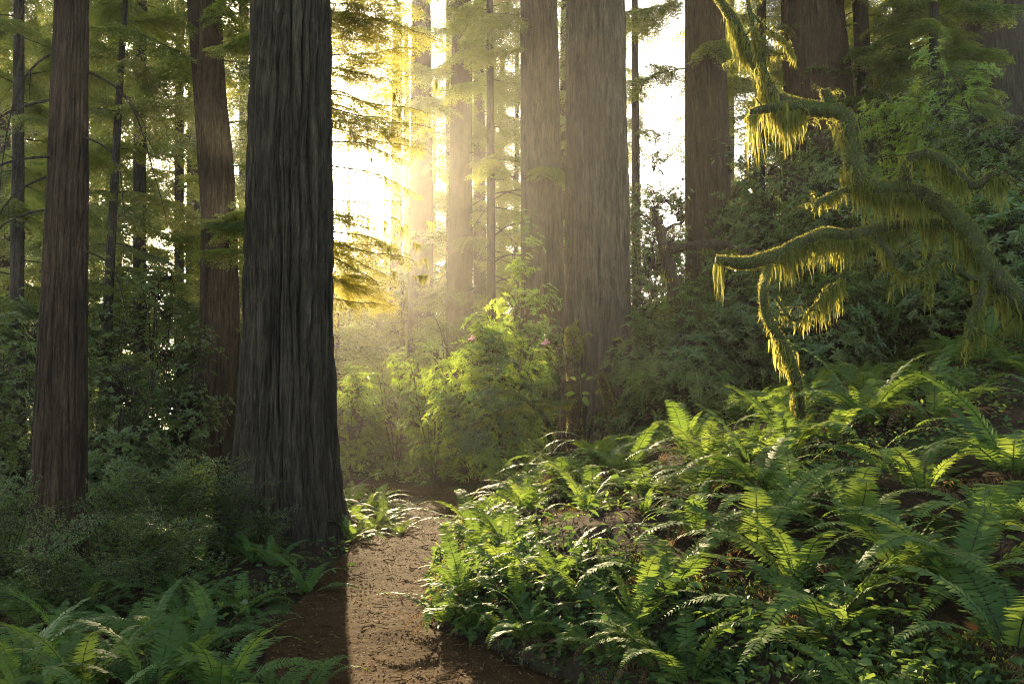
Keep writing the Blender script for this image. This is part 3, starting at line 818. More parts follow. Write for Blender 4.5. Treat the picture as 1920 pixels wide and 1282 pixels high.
def limb(parent, name, pix, seed, fuzz=1500, drape=(14, .05, .45), bark=M_BARK_MOSSY, base=None, moss_name='hanging_moss', n=60, rough=.18, seg=14, wmul=1.0, fl=.022, strands=11, twigs=9):
    """pix: (px, py, D, width px) ; a crooked moss-coated limb with its moss as a sub-part"""
    base = parent.location if base is None else base
    C = np.array([tuple(at(a, b, d)) + (w * .38 * wmul / ppm(d),) for a, b, d, w in pix])
    c = catmull(C, n)
    P, R = c[:, :3] - np.array(base), np.maximum(c[:, 3], .004)
    th = np.linspace(0, 2 * math.pi, seg, endpoint=False)
    bump = 1 + rough * (vnoise(np.arange(n)[:, None] * .5 + 0 * th, th[None] * 1.3 + 0 * np.arange(n)[:, None], seed) * 2 - 1)
    g = Geo(); tube(g, P, R * .85, seg, bump=bump)
    rt = np.random.default_rng(seed + 50); tw = []
    for q in range(twigs):
        e = rt.integers(int(n * .15), n); l = rt.uniform(.15, .5) * min(1.0, .35 + R[e] * 8)
        d = unit(np.array([rt.normal(), rt.normal() * .7, rt.normal() * .6 + .05])); h = np.linspace(0, 1, 8)
        C2 = P[e] + d * (l * h)[:, None] + np.cumsum(rt.normal(size=(8, 3)), 0) * .018 * h[:, None]
        C2[:, 2] -= .25 * l * h ** 2
        r2 = np.linspace(min(.014, R[e] * .6), .0025, 8); tube(g, C2, r2, 5); tw.append((C2, r2 + .003))
    o = link(name, g.mesh(name, bark, True), parent)
    g = Geo()
    if fuzz:
        for e, (C2, r2) in enumerate(tw):
            moss_fuzz(g, C2, r2, fuzz * .7, fl * .6, seed + e); moss_drape(g, C2, r2, 14, .03, .22, seed + e, strands=5, w=.007)
    if fuzz: moss_fuzz(g, P, R * .95, fuzz, fl, seed)
    if drape: moss_drape(g, P, R, drape[0], drape[1], drape[2], seed + 1, strands=strands)
    if g.n: tag(link(moss_name, g.mesh(moss_name, M_MOSS), o), 'shaggy yellow-green moss', None, None, 'stuff')
    return o

b = at(2010, 650, 8.2); b.z = hz(b.x, b.y)
mt = empty('mossy_tree', b, 'crooked moss-draped tree arching in from the right edge, glowing in the sun', 'tree')
limb(mt, 'trunk', [(2030, 690, 8.1, 86), (1960, 610, 8.4, 78), (1900, 556, 8.5, 72), (1850, 500, 8.6, 66), (1808, 425, 8.7, 60), (1745, 375, 8.8, 54), (1690, 354, 8.9, 50), (1632, 355, 9, 52)], 501, 3600, (26, .08, .7), n=70, wmul=.85)
limb(mt, 'limb', [(1640, 356, 9, 52), (1606, 330, 9, 54), (1594, 262, 9.02, 52), (1578, 216, 9.05, 50), (1530, 205, 9.1, 44), (1480, 195, 9.2, 44), (1448, 180, 9.2, 44), (1426, 138, 9.25, 36), (1398, 85, 9.3, 30), (1376, 40, 9.3, 28), (1348, -2, 9.3, 24), (1318, -55, 9.3, 18)], 503, 3600, (46, .08, .6), n=90, strands=13)
limb(mt, 'stub', [(1500, 202, 9.15, 36), (1450, 203, 9.1, 30), (1406, 211, 9.05, 20)], 505, 3600, (80, .15, .75), n=24, strands=14)
limb(mt, 'stub', [(1565, 212, 9.08, 34), (1554, 190, 9.05, 36), (1546, 168, 9.0, 24)], 507, 3200, None, n=16)
limb(mt, 'branch', [(1440, 172, 9.2, 22), (1424, 110, 9.1, 16), (1412, 50, 9.0, 14), (1400, -10, 9.0, 12), (1396, -60, 9.0, 9)], 509, 2400, (30, .05, .3), n=36)
limb(mt, 'branch', [(1408, 24, 9.0, 8), (1440, 55, 8.9, 6), (1470, 75, 8.9, 5), (1492, 112, 8.9, 3)], 511, 2400, (40, .05, .22), n=24, seg=8)
limb(mt, 'branch', [(1700, 352, 8.9, 34), (1698, 318, 8.8, 32), (1722, 292, 8.7, 32), (1765, 300, 8.6, 34), (1796, 330, 8.55, 30), (1830, 348, 8.5, 24), (1866, 326, 8.4, 22), (1888, 345, 8.4, 12)], 513, 3600, (40, .1, .6), n=50)
limb(mt, 'branch', [(1835, 480, 8.65, 34), (1795, 432, 8.8, 30), (1730, 419, 9, 30), (1655, 427, 9.1, 32), (1600, 442, 9.1, 34), (1545, 440, 9.1, 40), (1502, 456, 9.1, 34), (1450, 480, 9.15, 36), (1400, 493, 9.2, 36), (1342, 488, 9.2, 26)], 515, 3600, (46, .08, .62), n=80, strands=13)
limb(mt, 'branch', [(1640, 440, 9.1, 18), (1668, 478, 9.0, 14), (1694, 514, 8.9, 12), (1732, 508, 8.8, 8)], 517, 2200, (30, .06, .35), n=26)
limb(mt, 'branch', [(1590, 356, 9.0, 16), (1560, 366, 8.9, 14), (1534, 380, 8.8, 15), (1526, 398, 8.8, 8)], 519, 2200, (24, .06, .3), n=22)
limb(mt, 'branch', [(1860, 520, 8.6, 26), (1815, 520, 8.4, 20), (1760, 480, 8.3, 16), (1740, 520, 8.2, 12), (1745, 560, 8.2, 7)], 521, 2200, (24, .08, .5), n=30)
limb(mt, 'branch', [(1845, 500, 8.6, 22), (1838, 555, 8.3, 20), (1822, 600, 8.2, 22), (1818, 640, 8.2, 18)], 523, 2800, (30, .1, .5), n=30)

p = ground_hit(1500, 815, 7, 12)
st = empty('mossy_sapling', p, 'leaning sunlit mossy stem rising from the ferns under the mossy limb', 'tree')
D0 = p.y
limb(st, 'trunk', [(1500, 850, D0, 32), (1500, 770, D0, 30), (1490, 700, D0, 30), (1466, 645, D0, 30), (1438, 592, D0, 26), (1431, 540, D0, 22), (1441, 500, 9.15, 18)], 531, 3000, (26, .05, .36), n=46)
limb(st, 'branch', [(1455, 560, D0, 12), (1490, 600, D0 - .2, 11), (1535, 565, D0 - .4, 9), (1580, 520, D0 - .5, 6)], 533, 2000, (24, .1, .4), n=26)

p = ground_hit(1275, 742, 10, 16)
sn = empty('dead_snag', p, 'dark broken snag with jagged top and trailing moss left of the mossy limb', 'dead tree')
D0 = p.y
limb(sn, 'trunk', [(1285, 780, D0, 22), (1276, 660, D0, 18), (1264, 560, D0, 34), (1250, 490, D0, 36), (1236, 430, D0, 26), (1222, 388, D0, 12)], 541, 500, (16, .1, .4), M_DEAD, n=50, rough=.4)
limb(sn, 'limb', [(1248, 470, D0, 34), (1290, 462, D0 - .2, 26), (1340, 458, D0 - .3, 24), (1390, 468, D0 - .4, 20), (1440, 488, D0 - .5, 18), (1500, 545, D0 - .6, 22), (1560, 620, D0 - .7, 20)], 543, 900, (24, .15, .75), M_DEAD, n=50, rough=.35)
limb(sn, 'branch', [(1240, 440, D0, 14), (1262, 422, D0, 8), (1276, 420, D0, 4)], 545, 500, None, M_DEAD, n=14)

p = ground_hit(1075, 822, 12, 24)
sp = empty('mossy_stump', p, 'narrow rotten stump capped with bright moss at the broad bank redwood', 'stump')
D0 = min(p.y, 18.3); p.y = D0; p.x = at(1075, 800, D0).x; p.z = hz(p.x, p.y); sp.location = p
limb(sp, 'trunk', [(1078, 850, D0, 44), (1077, 760, D0, 36), (1074, 680, D0, 34), (1077, 640, D0, 38), (1073, 616, D0, 24)], 551, 900, None, M_DEAD, n=40, rough=.4, fl=.04)
limb(sp, 'moss_cap', [(1076, 672, D0 - .05, 34), (1076, 645, D0, 40), (1072, 622, D0, 34), (1070, 612, D0, 14)], 553, 3000, (20, .05, .3), n=18, fl=.05)
p2 = at(1140, 770, 18.2); p2.z = hz(p2.x, p2.y)
sp = empty('mossy_stub', p2, 'short mossy stub leaning on the foot of the broad bank redwood', 'stump')
limb(sp, 'trunk', [(1148, 800, 18.2, 34), (1140, 750, 18.2, 26), (1130, 718, 18.2, 24), (1127, 702, 18.2, 14)], 555, 2600, (20, .05, .3), M_DEAD, n=24, fl=.04)
for k, (pix, lab) in enumerate([([(870, 805, 17.5, 10), (930, 770, 17.4, 14), (990, 752, 17.6, 14), (1060, 760, 18, 10)], 'mossy fallen branch under the pink-flowered rhododendron'),
                                ([(905, 740, 17.6, 8), (960, 735, 17.3, 12), (1010, 770, 17.2, 14), (1030, 800, 17.2, 16)], 'bent mossy stem arching left of the mossy stump'),
                                ([(1010, 762, 17.4, 9), (1045, 757, 17.2, 12), (1075, 752, 17.4, 8)], 'short mossy branch touching the mossy stump')]):
    pp = at(*pix[0][:3])
    fb = empty('fallen_branch', pp, lab, 'branch')
    limb(fb, 'limb', pix, 560 + k, 1600, (20, .05, .25), n=30)

# moss hanging on the golden boughs
g = Geo()
for k in range(26):
    a = at(rnd.uniform(628, 820), rnd.choice([rnd.uniform(150, 330), rnd.uniform(400, 520)]), rnd.uniform(14.4, 15.8))
    c = np.array(a) + np.outer(np.linspace(0, 1, 5), rng.normal(size=3) * [.3, .3, .05])
    moss_drape(g, c - np.array(U['gold'][0].location), np.full(5, .01), 16, .08, .45, 600 + k, strands=6, w=.010)
tag(link('hanging_moss', g.mesh('hanging_moss', M_MOSS), U['gold'][0]), 'golden backlit lichen threads', None, None, 'stuff')

# ------------------------------------------------------------------ shrubs
def whorl_branch(seed, n_wh=24, L=.9, leaf=(.125, .038), per=8, mats=None, flower=0):
    r = np.random.default_rng(seed); g = Geo()
    for k in range(n_wh):
        tip = np.array([r.uniform(.25, 1) * L, r.normal() * .26 * L, r.normal() * .2 * L + .05])
        q = np.linspace(0, 1, 5)
        C = np.outer(q, tip); C[:, 2] += .08 * np.sin(q * 3.1) - .02; C[:, 0] += .02 * r.normal(size=5) * q
        tube(g, C, np.linspace(.007, .003, 5), 3, m=1)
        ax_ = unit(tip + np.array([0, 0, .35]))
        a = unit(np.cross(ax_, [.3, .1, 1])); b = np.cross(ax_, a)
        th = np.arange(per) * 2 * math.pi / per + r.random() * 6 + r.normal(size=per) * .2
        O = np.cos(th)[:, None] * a + np.sin(th)[:, None] * b
        D = O + ax_ * r.uniform(-.15, .7, (per, 1))
        l = leaf[0] * r.uniform(.6, 1.2, per)
        leaves(g, tip + O * .01, D, np.repeat(ax_[None], per, 0) + O * .1, l, leaf[1] * l / leaf[0], .18, .18, np.clip(r.random() * .6 + .4 * r.random(per), 0, 1))
    return g
def fine_branch(seed, L=.75, leaf=.026):
    r = np.random.default_rng(seed); g = Geo()
    t = np.linspace(0, 1, 9)
    P = np.stack([L * t, .1 * L * np.sin(4 * t + r.random() * 6) * t, .10 * L * t - .16 * L * t ** 2], 1)
    tube(g, P, np.linspace(.006, .002, 9), 3, m=1)
    side = 1; s = .08
    while s < 1:
        p = np.array([np.interp(s, t, P[:, k]) for k in range(3)])
        l = .42 * L * (1.05 - s) ** .6 * r.uniform(.5, 1.2)
        a = side * math.radians(r.uniform(35, 75))
        d = unit(np.array([math.cos(a), math.sin(a), r.uniform(-.25, .45)]))
        m = max(4, int(l / .016)); q = np.linspace(.1, 1, m)
        C = p + d * (l * q)[:, None]; C[:, 2] -= .2 * l * q ** 2
        tube(g, C[::max(1, m // 3)], np.linspace(.003, .0015, len(C[::max(1, m // 3)])), 3, m=1)
        S = unit(np.cross(d, [0, 0, 1.0])) * np.where(np.arange(m) % 2, 1, -1)[:, None]
        D = S + d * .5 + r.normal(size=(m, 3)) * .25
        leaves(g, C, D, np.array([0, 0, 1.0]) + r.normal(size=(m, 3)) * .35, leaf * r.uniform(.6, 1.25, m), leaf * .55, .15, .1, np.clip(r.random() * .5 + .5 * r.random(m), 0, 1))
        s += .055 * r.uniform(.6, 1.4); side = -side
    return g
RHODO_B = [whorl_branch(700 + k).mesh('leafy_branch', [M_RHODO, M_TWIG]) for k in range(5)]
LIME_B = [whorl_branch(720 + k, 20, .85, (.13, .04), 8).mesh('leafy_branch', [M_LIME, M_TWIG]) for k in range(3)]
DARK_B = [whorl_branch(740 + k, 26, 1.0, (.09, .036), 7).mesh('leafy_branch', [M_HUCK, M_TWIG]) for k in range(4)]
HUCK_B = [fine_branch(760 + k).mesh('leafy_branch', [M_HUCK, M_TWIG]) for k in range(5)]
def stems_geo(seed, n=7):
    r = np.random.default_rng(seed); g = Geo()
    for k in range(n):
        a = r.random() * 6.28; rr = r.uniform(.15, .75)
        q = np.linspace(0, 1, 9)
        C = np.stack([rr * math.cos(a) * q ** 1.2 + .03 * np.sin(q * 7 + k), rr * math.sin(a) * q ** 1.2 + .03 * np.cos(q * 6 + k), -.05 + .9 * q], 1)
        tube(g, C, np.linspace(.022, .006, 9) * r.uniform(.6, 1.2), 5)
        for h in range(3):
            s = r.uniform(.3, .9); p = np.array([np.interp(s, q, C[:, c]) for c in range(3)])
            d = unit(np.array([r.normal(), r.normal(), .5])); qq = np.linspace(0, 1, 5)
            C2 = p + d * (.35 * qq)[:, None]; C2[:, 2] -= .05 * qq ** 2
            tube(g, C2, np.linspace(.008, .003, 5), 4)
    return g
STEMS = [stems_geo(780 + k).mesh('stem', M_TWIG) for k in range(4)]
N_SHRUB = 0
def shrub(px, D, py_top, wid_px, label, meshes, n, s=1.0, name='shrub', cat='shrub', group=None, low=.12, base_py=None, mix=None, mixp=0.0):
    global N_SHRUB
    x = (px - 960) / F_PX * D
    z = hz(x, D)
    H = max(.5, at(px, py_top, D).z - z)
    Wd = wid_px * .5 / ppm(D)
    o = empty(name, (x, D, z), label, cat, group)
    link('stem', STEMS[N_SHRUB % 4], o, Matrix.Diagonal((Wd, Wd, H, 1)))
    N_SHRUB += 1
    for k in range(n):
        th = rnd.random() * 6.283; ph = rnd.random()
        r_ = rnd.uniform(.35, 1.0) ** .6
        e = Vector((math.cos(th) * math.sqrt(1 - ph * ph), math.sin(th) * math.sqrt(1 - ph * ph), ph))
        hgt = low + (1 - low) * e.z * r_ if rnd.random() < .6 else rnd.uniform(low, .9)
        k_r = r_ * rnd.uniform(.5, 1)
        out = rnd.choice([1, 1, 1, 1.12, 1.28])
        p = Vector((e.x * Wd * k_r * out, e.y * Wd * k_r * out, H * hgt * .9 * (1 + (out - 1) * .6)))
        me = rnd.choice(mix) if (mix and rnd.random() < mixp) else rnd.choice(meshes)
        sc = s * rnd.uniform(.75, 1.25)
        M = trs(p - Vector((math.cos(th), math.sin(th), 0)) * .35 * sc, th + rnd.uniform(-.5, .5), rnd.uniform(-.1, .9) * (.3 + e.z), rnd.uniform(-.6, .6), sc)
        link('leafy_branch', me, o, M)
    return o
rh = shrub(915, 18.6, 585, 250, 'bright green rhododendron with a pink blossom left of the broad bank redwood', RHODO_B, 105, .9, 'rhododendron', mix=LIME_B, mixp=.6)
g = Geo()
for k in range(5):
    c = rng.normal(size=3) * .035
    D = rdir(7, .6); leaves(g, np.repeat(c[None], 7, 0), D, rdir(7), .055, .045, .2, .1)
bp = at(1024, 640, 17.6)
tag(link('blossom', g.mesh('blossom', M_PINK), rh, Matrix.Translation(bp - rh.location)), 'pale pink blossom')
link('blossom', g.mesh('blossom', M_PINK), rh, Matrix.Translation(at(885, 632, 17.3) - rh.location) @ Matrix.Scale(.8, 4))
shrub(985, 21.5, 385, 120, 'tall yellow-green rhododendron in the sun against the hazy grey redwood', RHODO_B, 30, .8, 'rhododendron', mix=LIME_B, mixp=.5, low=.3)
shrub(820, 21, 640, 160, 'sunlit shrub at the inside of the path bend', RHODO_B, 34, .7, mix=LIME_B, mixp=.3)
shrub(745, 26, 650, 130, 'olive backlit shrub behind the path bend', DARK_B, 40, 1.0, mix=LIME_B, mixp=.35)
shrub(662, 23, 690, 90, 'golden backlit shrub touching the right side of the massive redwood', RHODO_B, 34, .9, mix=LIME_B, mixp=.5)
shrub(860, 27, 560, 190, 'misty grey-green shrub below the twin sunlit trunks', HUCK_B, 80, 1.5)
shrub(1010, 26, 560, 130, 'pale shrub at the foot of the hazy grey redwood', RHODO_B, 30, 1.0)
# thicket on the slope, right
for a in [(1235, 22, 330, 150, 'dark shrub left of the tall grey-brown redwood', 70), (1275, 27, 300, 150, 'hazy shrub under the white sky gap', 60), (1195, 25, 400, 130, 'shrub hugging the right side of the broad bank redwood', 50), (1210, 17.5, 640, 120, 'low shrub right of the broad bank redwood foot', 26), (1370, 21, 270, 170, 'dark leathery shrub in front of the tall grey-brown redwood', 56),
          (1460, 19, 250, 190, 'dense dark shrub behind the mossy limb', 64), (1570, 17, 330, 190, 'leathery shrub below the thick dark redwood', 60), (1610, 22, 150, 210, 'tall dark shrub behind the knobbed mossy limb', 60),
          (1700, 19, 120, 190, 'tall leafy shrub left of the upper right corner', 62), (1800, 17, 70, 190, 'tall bright shrub under the corner redwood', 64), (1890, 15, 190, 190, 'dark shrub at the right edge above the mossy trunk', 60),
          (1680, 14.5, 430, 170, 'shrub framed by the two mossy limbs', 50), (1790, 13, 470, 190, 'shady shrub behind the mossy trunk', 44), (1400, 15, 530, 150, 'shrub under the lower mossy limb', 40), (1300, 15, 560, 140, 'shrub beside the broken snag', 36),
          (1930, 12, 380, 200, 'shrub cut off by the right edge beside the mossy trunk', 44), (1560, 13.5, 560, 170, 'low shrub behind the sunlit mossy stem', 34)]:
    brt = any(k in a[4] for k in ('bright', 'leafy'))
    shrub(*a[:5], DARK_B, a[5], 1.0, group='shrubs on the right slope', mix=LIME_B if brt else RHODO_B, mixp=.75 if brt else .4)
# thicket, left
for a in [(175, 16, 520, 150, 'dark shrub right of the slim left redwood', 46), (300, 18, 470, 170, 'tall dark shrub between the slim and the kinked redwoods', 60), (350, 15, 620, 130, 'dark shrub in front of the kinked redwood foot', 44),
          (40, 14, 560, 170, 'dusky shrub left of the slim redwood', 48), (235, 13.5, 640, 150, 'shadowed shrub above the low huckleberries', 44), (-40, 11, 620, 160, 'dusky shrub cut off by the left edge', 36),
          (470, 20, 640, 120, 'dim shrub between the kinked and the massive redwoods', 34), (420, 23, 560, 130, 'pale shrub peeping behind the kinked redwood', 34), (260, 24, 430, 200, 'hazy shrub far back in the left gap', 50), (90, 21, 480, 200, 'hazy shrub far back at the left edge', 50)]:
    shrub(*a[:5], DARK_B, a[5], .95, group='shrubs in the left thicket', mix=HUCK_B, mixp=.5)
for a in [(225, 8.6, 890, 190, 'fine-leaved huckleberry bush right of the slim redwood foot', 52), (345, 9.0, 850, 210, 'largest fine-leaved huckleberry bush, left of the massive redwood', 64), (428, 9.6, 880, 150, 'huckleberry bush touching the massive redwood foot', 44),
          (120, 7.4, 1020, 170, 'low huckleberry bush in front of the slim redwood', 40), (300, 7.6, 960, 170, 'low huckleberry bush above the left ferns', 40), (20, 8.4, 900, 170, 'huckleberry bush at the left edge', 44), (500, 9.9, 960, 90, 'small bushy sprig against the massive redwood bark', 16)]:
    shrub(*a[:5], HUCK_B, a[5], .85, 'huckleberry_bush', group='huckleberry bushes on the left', low=.2)

# the bright sapling in front of the bank redwood
p = at(1085, 790, 17.6); p.z = hz(p.x, p.y)
sa = empty('broadleaf_sapling', p, 'tiny bright yellow-green sapling lit against the broad bank redwood', 'sapling')
g = Geo(); tp = at(1088, 705, 17.6) - p
tube(g, np.outer(np.linspace(0, 1, 6), np.array(tp)) + rng.normal(size=(6, 3)) * .008, np.linspace(.01, .005, 6), 5)
link('stem', g.mesh('stem', M_TWIG), sa)
for k, (a, b, l, az, pt) in enumerate([(1090, 708, .16, .3, .9), (1098, 712, .18, -.4, .4), (1080, 712, .15, 2.9, .5), (1078, 737, .24, 3.2, -.1), (1090, 738, .2, -.2, .1), (1094, 742, .26, -.9, -1.0), (1072, 742, .18, 2.6, .3)]):
    g = Geo(); leaves(g, [(0, 0, 0)], [(1, 0, 0)], [(0, -.5, 1)], l, l * .5, .15, .2, .8)
    link('leaf', g.mesh('leaf', M_LIME), sa, trs(at(a, b, 17.6) - p, az, pt, .6, 1))

# ------------------------------------------------------------------ ferns
def frond_geo(L, a0, a1, pairs, pl, seed, dead=False, curl=0.0, low=False):
    r = np.random.default_rng(seed); g = Geo()
    n = 26
    t = np.linspace(0, 1, n)
    el = np.radians(a0 + (a1 - a0) * t ** 1.25)
    ds = L / (n - 1)
    yaw = curl * t ** 2
    d = np.stack([np.cos(el) * np.cos(yaw), np.cos(el) * np.sin(yaw), np.sin(el)], 1)
    P = np.vstack([[0, 0, 0], np.cumsum(d[:-1] * ds, axis=0)])
    tube(g, P[::2], np.linspace(.0042, .0012, len(P[::2])), 3, m=1)
    s = np.linspace(.10, .985, pairs)
    C = np.stack([np.interp(s, t, P[:, k]) for k in range(3)], 1)
    Tg = unit(np.stack([np.interp(s, t, d[:, k]) for k in range(3)], 1))
    B = unit(np.cross(np.array([-math.sin(curl * .5), math.cos(curl * .5), 0])[None] * 0 + np.stack([-np.sin(curl * s ** 2), np.cos(curl * s ** 2), 0 * s], 1), np.zeros((pairs, 3)) + 0)) if False else np.stack([-np.sin(curl * s ** 2), np.cos(curl * s ** 2), 0 * s], 1)
    N = np.cross(Tg, B)
    prof = np.minimum(1, .55 + s * 1.6) * np.clip((1.03 - s) / .62, 0, 1) ** .75
    ln = pl * prof * r.uniform(.9, 1.08, pairs)
    sp = L * .885 / pairs
    w = np.maximum(.25 * sp, np.minimum(sp * (1.0 if not dead else .55), ln * .36))
    tone = r.random() * .4
    for sg in (-1, 1):
        fwd = r.uniform(.10, .34, (pairs, 1)) + .25 * s[:, None] ** 3
        dr = (r.uniform(-.02, .2, (pairs, 1)) if not dead else r.uniform(.2, 1.2, (pairs, 1)))
        D = unit(B * sg + Tg * fwd - N * dr + N * .12)
        if dead: D = unit(D + r.normal(size=D.shape) * .35)
        W = np.cross(D, N) * sg; W = unit(Tg - D * np.sum(Tg * D, 1, keepdims=True) + r.normal(size=D.shape) * .10 + N * r.uniform(-.25, .25, (pairs, 1)))
        q = ln[:, None]; ww = w[:, None]
        def pt(f, side, k): return C + D * q * f + W * ww * side * .5 + Tg * q * .06 * f * f * 2 - N * q * (.12 if not dead else .4) * f * f
        if low:
            V = np.stack([pt(0, -.8, 0), pt(0, .8, 0), pt(.55, .8, 0), pt(.55, -.8, 0), pt(1, 0, 0)], 1)
            b = np.arange(pairs)[:, None] * 5
            Q = b + [0, 1, 2, 3]; Tt = b + [3, 2, 4]
        else:
            V = np.stack([pt(0, -.55, 0), pt(0, .75, 0), pt(.22, 1, 0), pt(.22, -1, 0), pt(.66, .78, 0), pt(.66, -.72, 0), pt(1, .1, 0)], 1)
            b = np.arange(pairs)[:, None] * 7
            Q = np.concatenate([b + [0, 1, 2, 3], b + [3, 2, 4, 5]]); Tt = b + [5, 4, 6]
        tn = np.clip(tone + r.random(pairs) * .3 + .3 * s, 0, 1)
        g.add(V.reshape(-1, 3), Q, Tt, np.concatenate([tn] * (len(Q) // pairs)), tn)
    return g
FR_SPEC = [(76, -25, 0.1), (70, -45, -.2), (60, -50, .25), (50, -45, -.25), (78, 0, .1), (42, -50, .3), (68, -70, 0.1), (32, -38, -.2), (72, -30, .3), (58, -30, -.3)]
FROND = [frond_geo(1.0, a, b, 38, .105, 800 + k, curl=c).mesh('frond', [M_FERN, M_TWIG]) for k, (a, b, c) in enumerate(FR_SPEC)]
FROND_DEAD = [frond_geo(.85, a, b, 30, .08, 830 + k, True, c).mesh('dead_frond', [M_FERN_DEAD, M_TWIG]) for k, (a, b, c) in enumerate([(35, -110, .3), (10, -95, -.3), (60, -140, .1)])]
def small_fern(seed):
    r = random.Random(seed); g = Geo()
    n = r.randint(10, 14)
    for k in range(n):
        a, b, c = r.choice(FR_SPEC)
        f = frond_geo(r.uniform(.65, 1.0), a, b, 20, .12, seed * 31 + k, curl=c, low=True)
        g.merge(f, np.array(rot_to(k * 2.399 + r.uniform(-.4, .4))))
    if r.random() < .6:
        g.merge(frond_geo(.7, 20, -100, 16, .09, seed + 7, True, low=True), np.array(rot_to(r.random() * 6)))
    return g
SMALL = [small_fern(900 + k).mesh('fern', [M_FERN, M_TWIG]) for k in range(6)]

FERNS = []      # (x, y, size, hero)
def near_trunk(x, y):
    for k in list(T) + list(U):
        t, ax = (T.get(k) or U.get(k))
        r0 = float(np.interp(t.location.z + .3, ax[0], ax[3]))
        if math.hypot(x - t.location.x, y - t.location.y) < r0 * 1.25 + .12: return True
    return False
HERO = [(560, 1330, .6), (400, 1215, .9), (80, 1255, .9), (160, 1170, .9), (50, 1330, .95), (150, 1300, .9), (285, 1310, 1.0), (410, 1330, .85), (500, 1345, .8), (45, 1180, .8), (120, 1215, .9), (235, 1205, .95), (345, 1180, .95), (300, 1110, .9), (455, 1150, .8), (575, 1120, .75),
        (470, 1055, .7), (20, 1265, .9), (210, 1262, .8), (350, 1250, .8), (652, 985, 1.2), (688, 975, 1.0), (722, 992, .8), (652, 945, 1.2), (750, 1003, .6), (676, 945, .9), (700, 1003, .85), (660, 1015, .8), (640, 960, 1.2),
        (945, 1005, .65), (990, 965, .9), (950, 1030, .7), (1130, 885, 1.05), (1175, 900, 1.0), (1290, 850, 1.1), (1395, 875, 1.0), (1480, 860, 1.0), (1330, 900, .9), (1620, 800, 1.2), (1750, 790, 1.1), (1560, 830, 1.0),
        (1600, 1010, 1.0), (1690, 1090, 1.0), (1420, 1050, .95), (1500, 1110, .85), (1800, 1120, .95), (1900, 1230, .9), (1860, 1000, 1.0), (1250, 1120, .85), (1195, 1185, .7), (870, 1120, .7), (835, 1170, .65), (1290, 1290, .7), (1310, 1010, .8),
        (1100, 960, .8), (1050, 910, .9), (1730, 930, 1.0), (1480, 980, .9), (1900, 900, 1.0), (1050, 1090, .6), (960, 1090, .65), (885, 1175, .5), (935, 1190, .5), (1000, 1205, .55), (1075, 1215, .5), (1150, 1245, .6), (1225, 1262, .6), (1110, 1140, .6), (985, 1140, .5)]
for px, py, s in HERO:
    p = ground_hit(px, py, 2.3, 30)
    FERNS.append((p.x, p.y, s * (.8 if px < 620 else 1.0), True))
def ok(x, y, sep, s):
    if near_trunk(x, y): return False
    sd, hw = path_sd([x], [y]); d = abs(sd[0]) - hw[0]
    if d < .22 + .22 * s + (.35 * s if 10 < y < 22 else 0): return False
    return all((x - a) ** 2 + (y - b) ** 2 > (sep * .5 * (s + c)) ** 2 for a, b, c, _ in FERNS)
tries = 0; n_r = n_l = n_b = 0
while tries < 9000 and len(FERNS) < 296:
    tries += 1
    zone = rnd.random()
    if zone < .6:
        y = 3.0 + 22 * rnd.random() ** 1.4; sd_x = np.interp(y, PATH[:11, 1], PATH[:11, 0]); x = sd_x + rnd.uniform(.9, 10)
        if n_r > 172: continue
    elif zone < .85:
        y = rnd.uniform(4.0, 15); x = np.interp(y, PATH[:11, 1], PATH[:11, 0]) - rnd.uniform(.9, 7)
        if n_l > 55: continue
    else:
        y = rnd.uniform(12, 30); x = rnd.uniform(-8, 1)
        if n_b > 28: continue
    u, v_ = px_of((x, y, hz(x, y) + .4))
    if u < -120 or u > 2040 or v_ > 1380: continue
    if math.hypot(x, y) < 2.4: continue
    s = rnd.choice([rnd.uniform(.4, .65), rnd.uniform(.6, 1.0), rnd.uniform(.9, 1.2)])
    if x < -1 and y < 8: s = min(s, .75)
    if not ok(x, y, .66, s): continue
    FERNS.append((x, y, s, False))
    if zone < .6: n_r += 1
    elif zone < .85: n_l += 1
    else: n_b += 1
def fern_zone(x, y, u, v_):
    sd, hw = path_sd([x], [y])
    if sd[0] < 0 and y < 21:
        if y < 6.2: return 'in the bottom left fern bed'
        if u > 600: return 'between the massive redwood and the path'
        return 'under the huckleberry bushes on the left'
    if y > 16:
        return 'around the path bend' if u < 1000 else 'high behind the broad bank redwood' if u < 1300 else 'up on the far right slope'
    if u < 1000: return 'at the right edge of the path'
    if y < 4.2: return 'close by in the lower right corner'
    if u < 1260: return 'below the broad bank redwood'
    if y < 8: return 'in front of the sunlit mossy stem'
    return 'around and behind the sunlit mossy stem'
recs = []
for x, y, s, hero in FERNS:
    z = hz(x, y); u, v_ = px_of((x, y, z + .35)); recs.append((fern_zone(x, y, u, v_), u, x, y, z, s, hero))
recs.sort(key=lambda r: (r[0], r[1]))
def nth(k):
    k += 1
    return '%d%s' % (k, 'th' if 10 < k % 100 < 14 else {1: 'st', 2: 'nd', 3: 'rd'}.get(k % 10, 'th'))
zc = {}
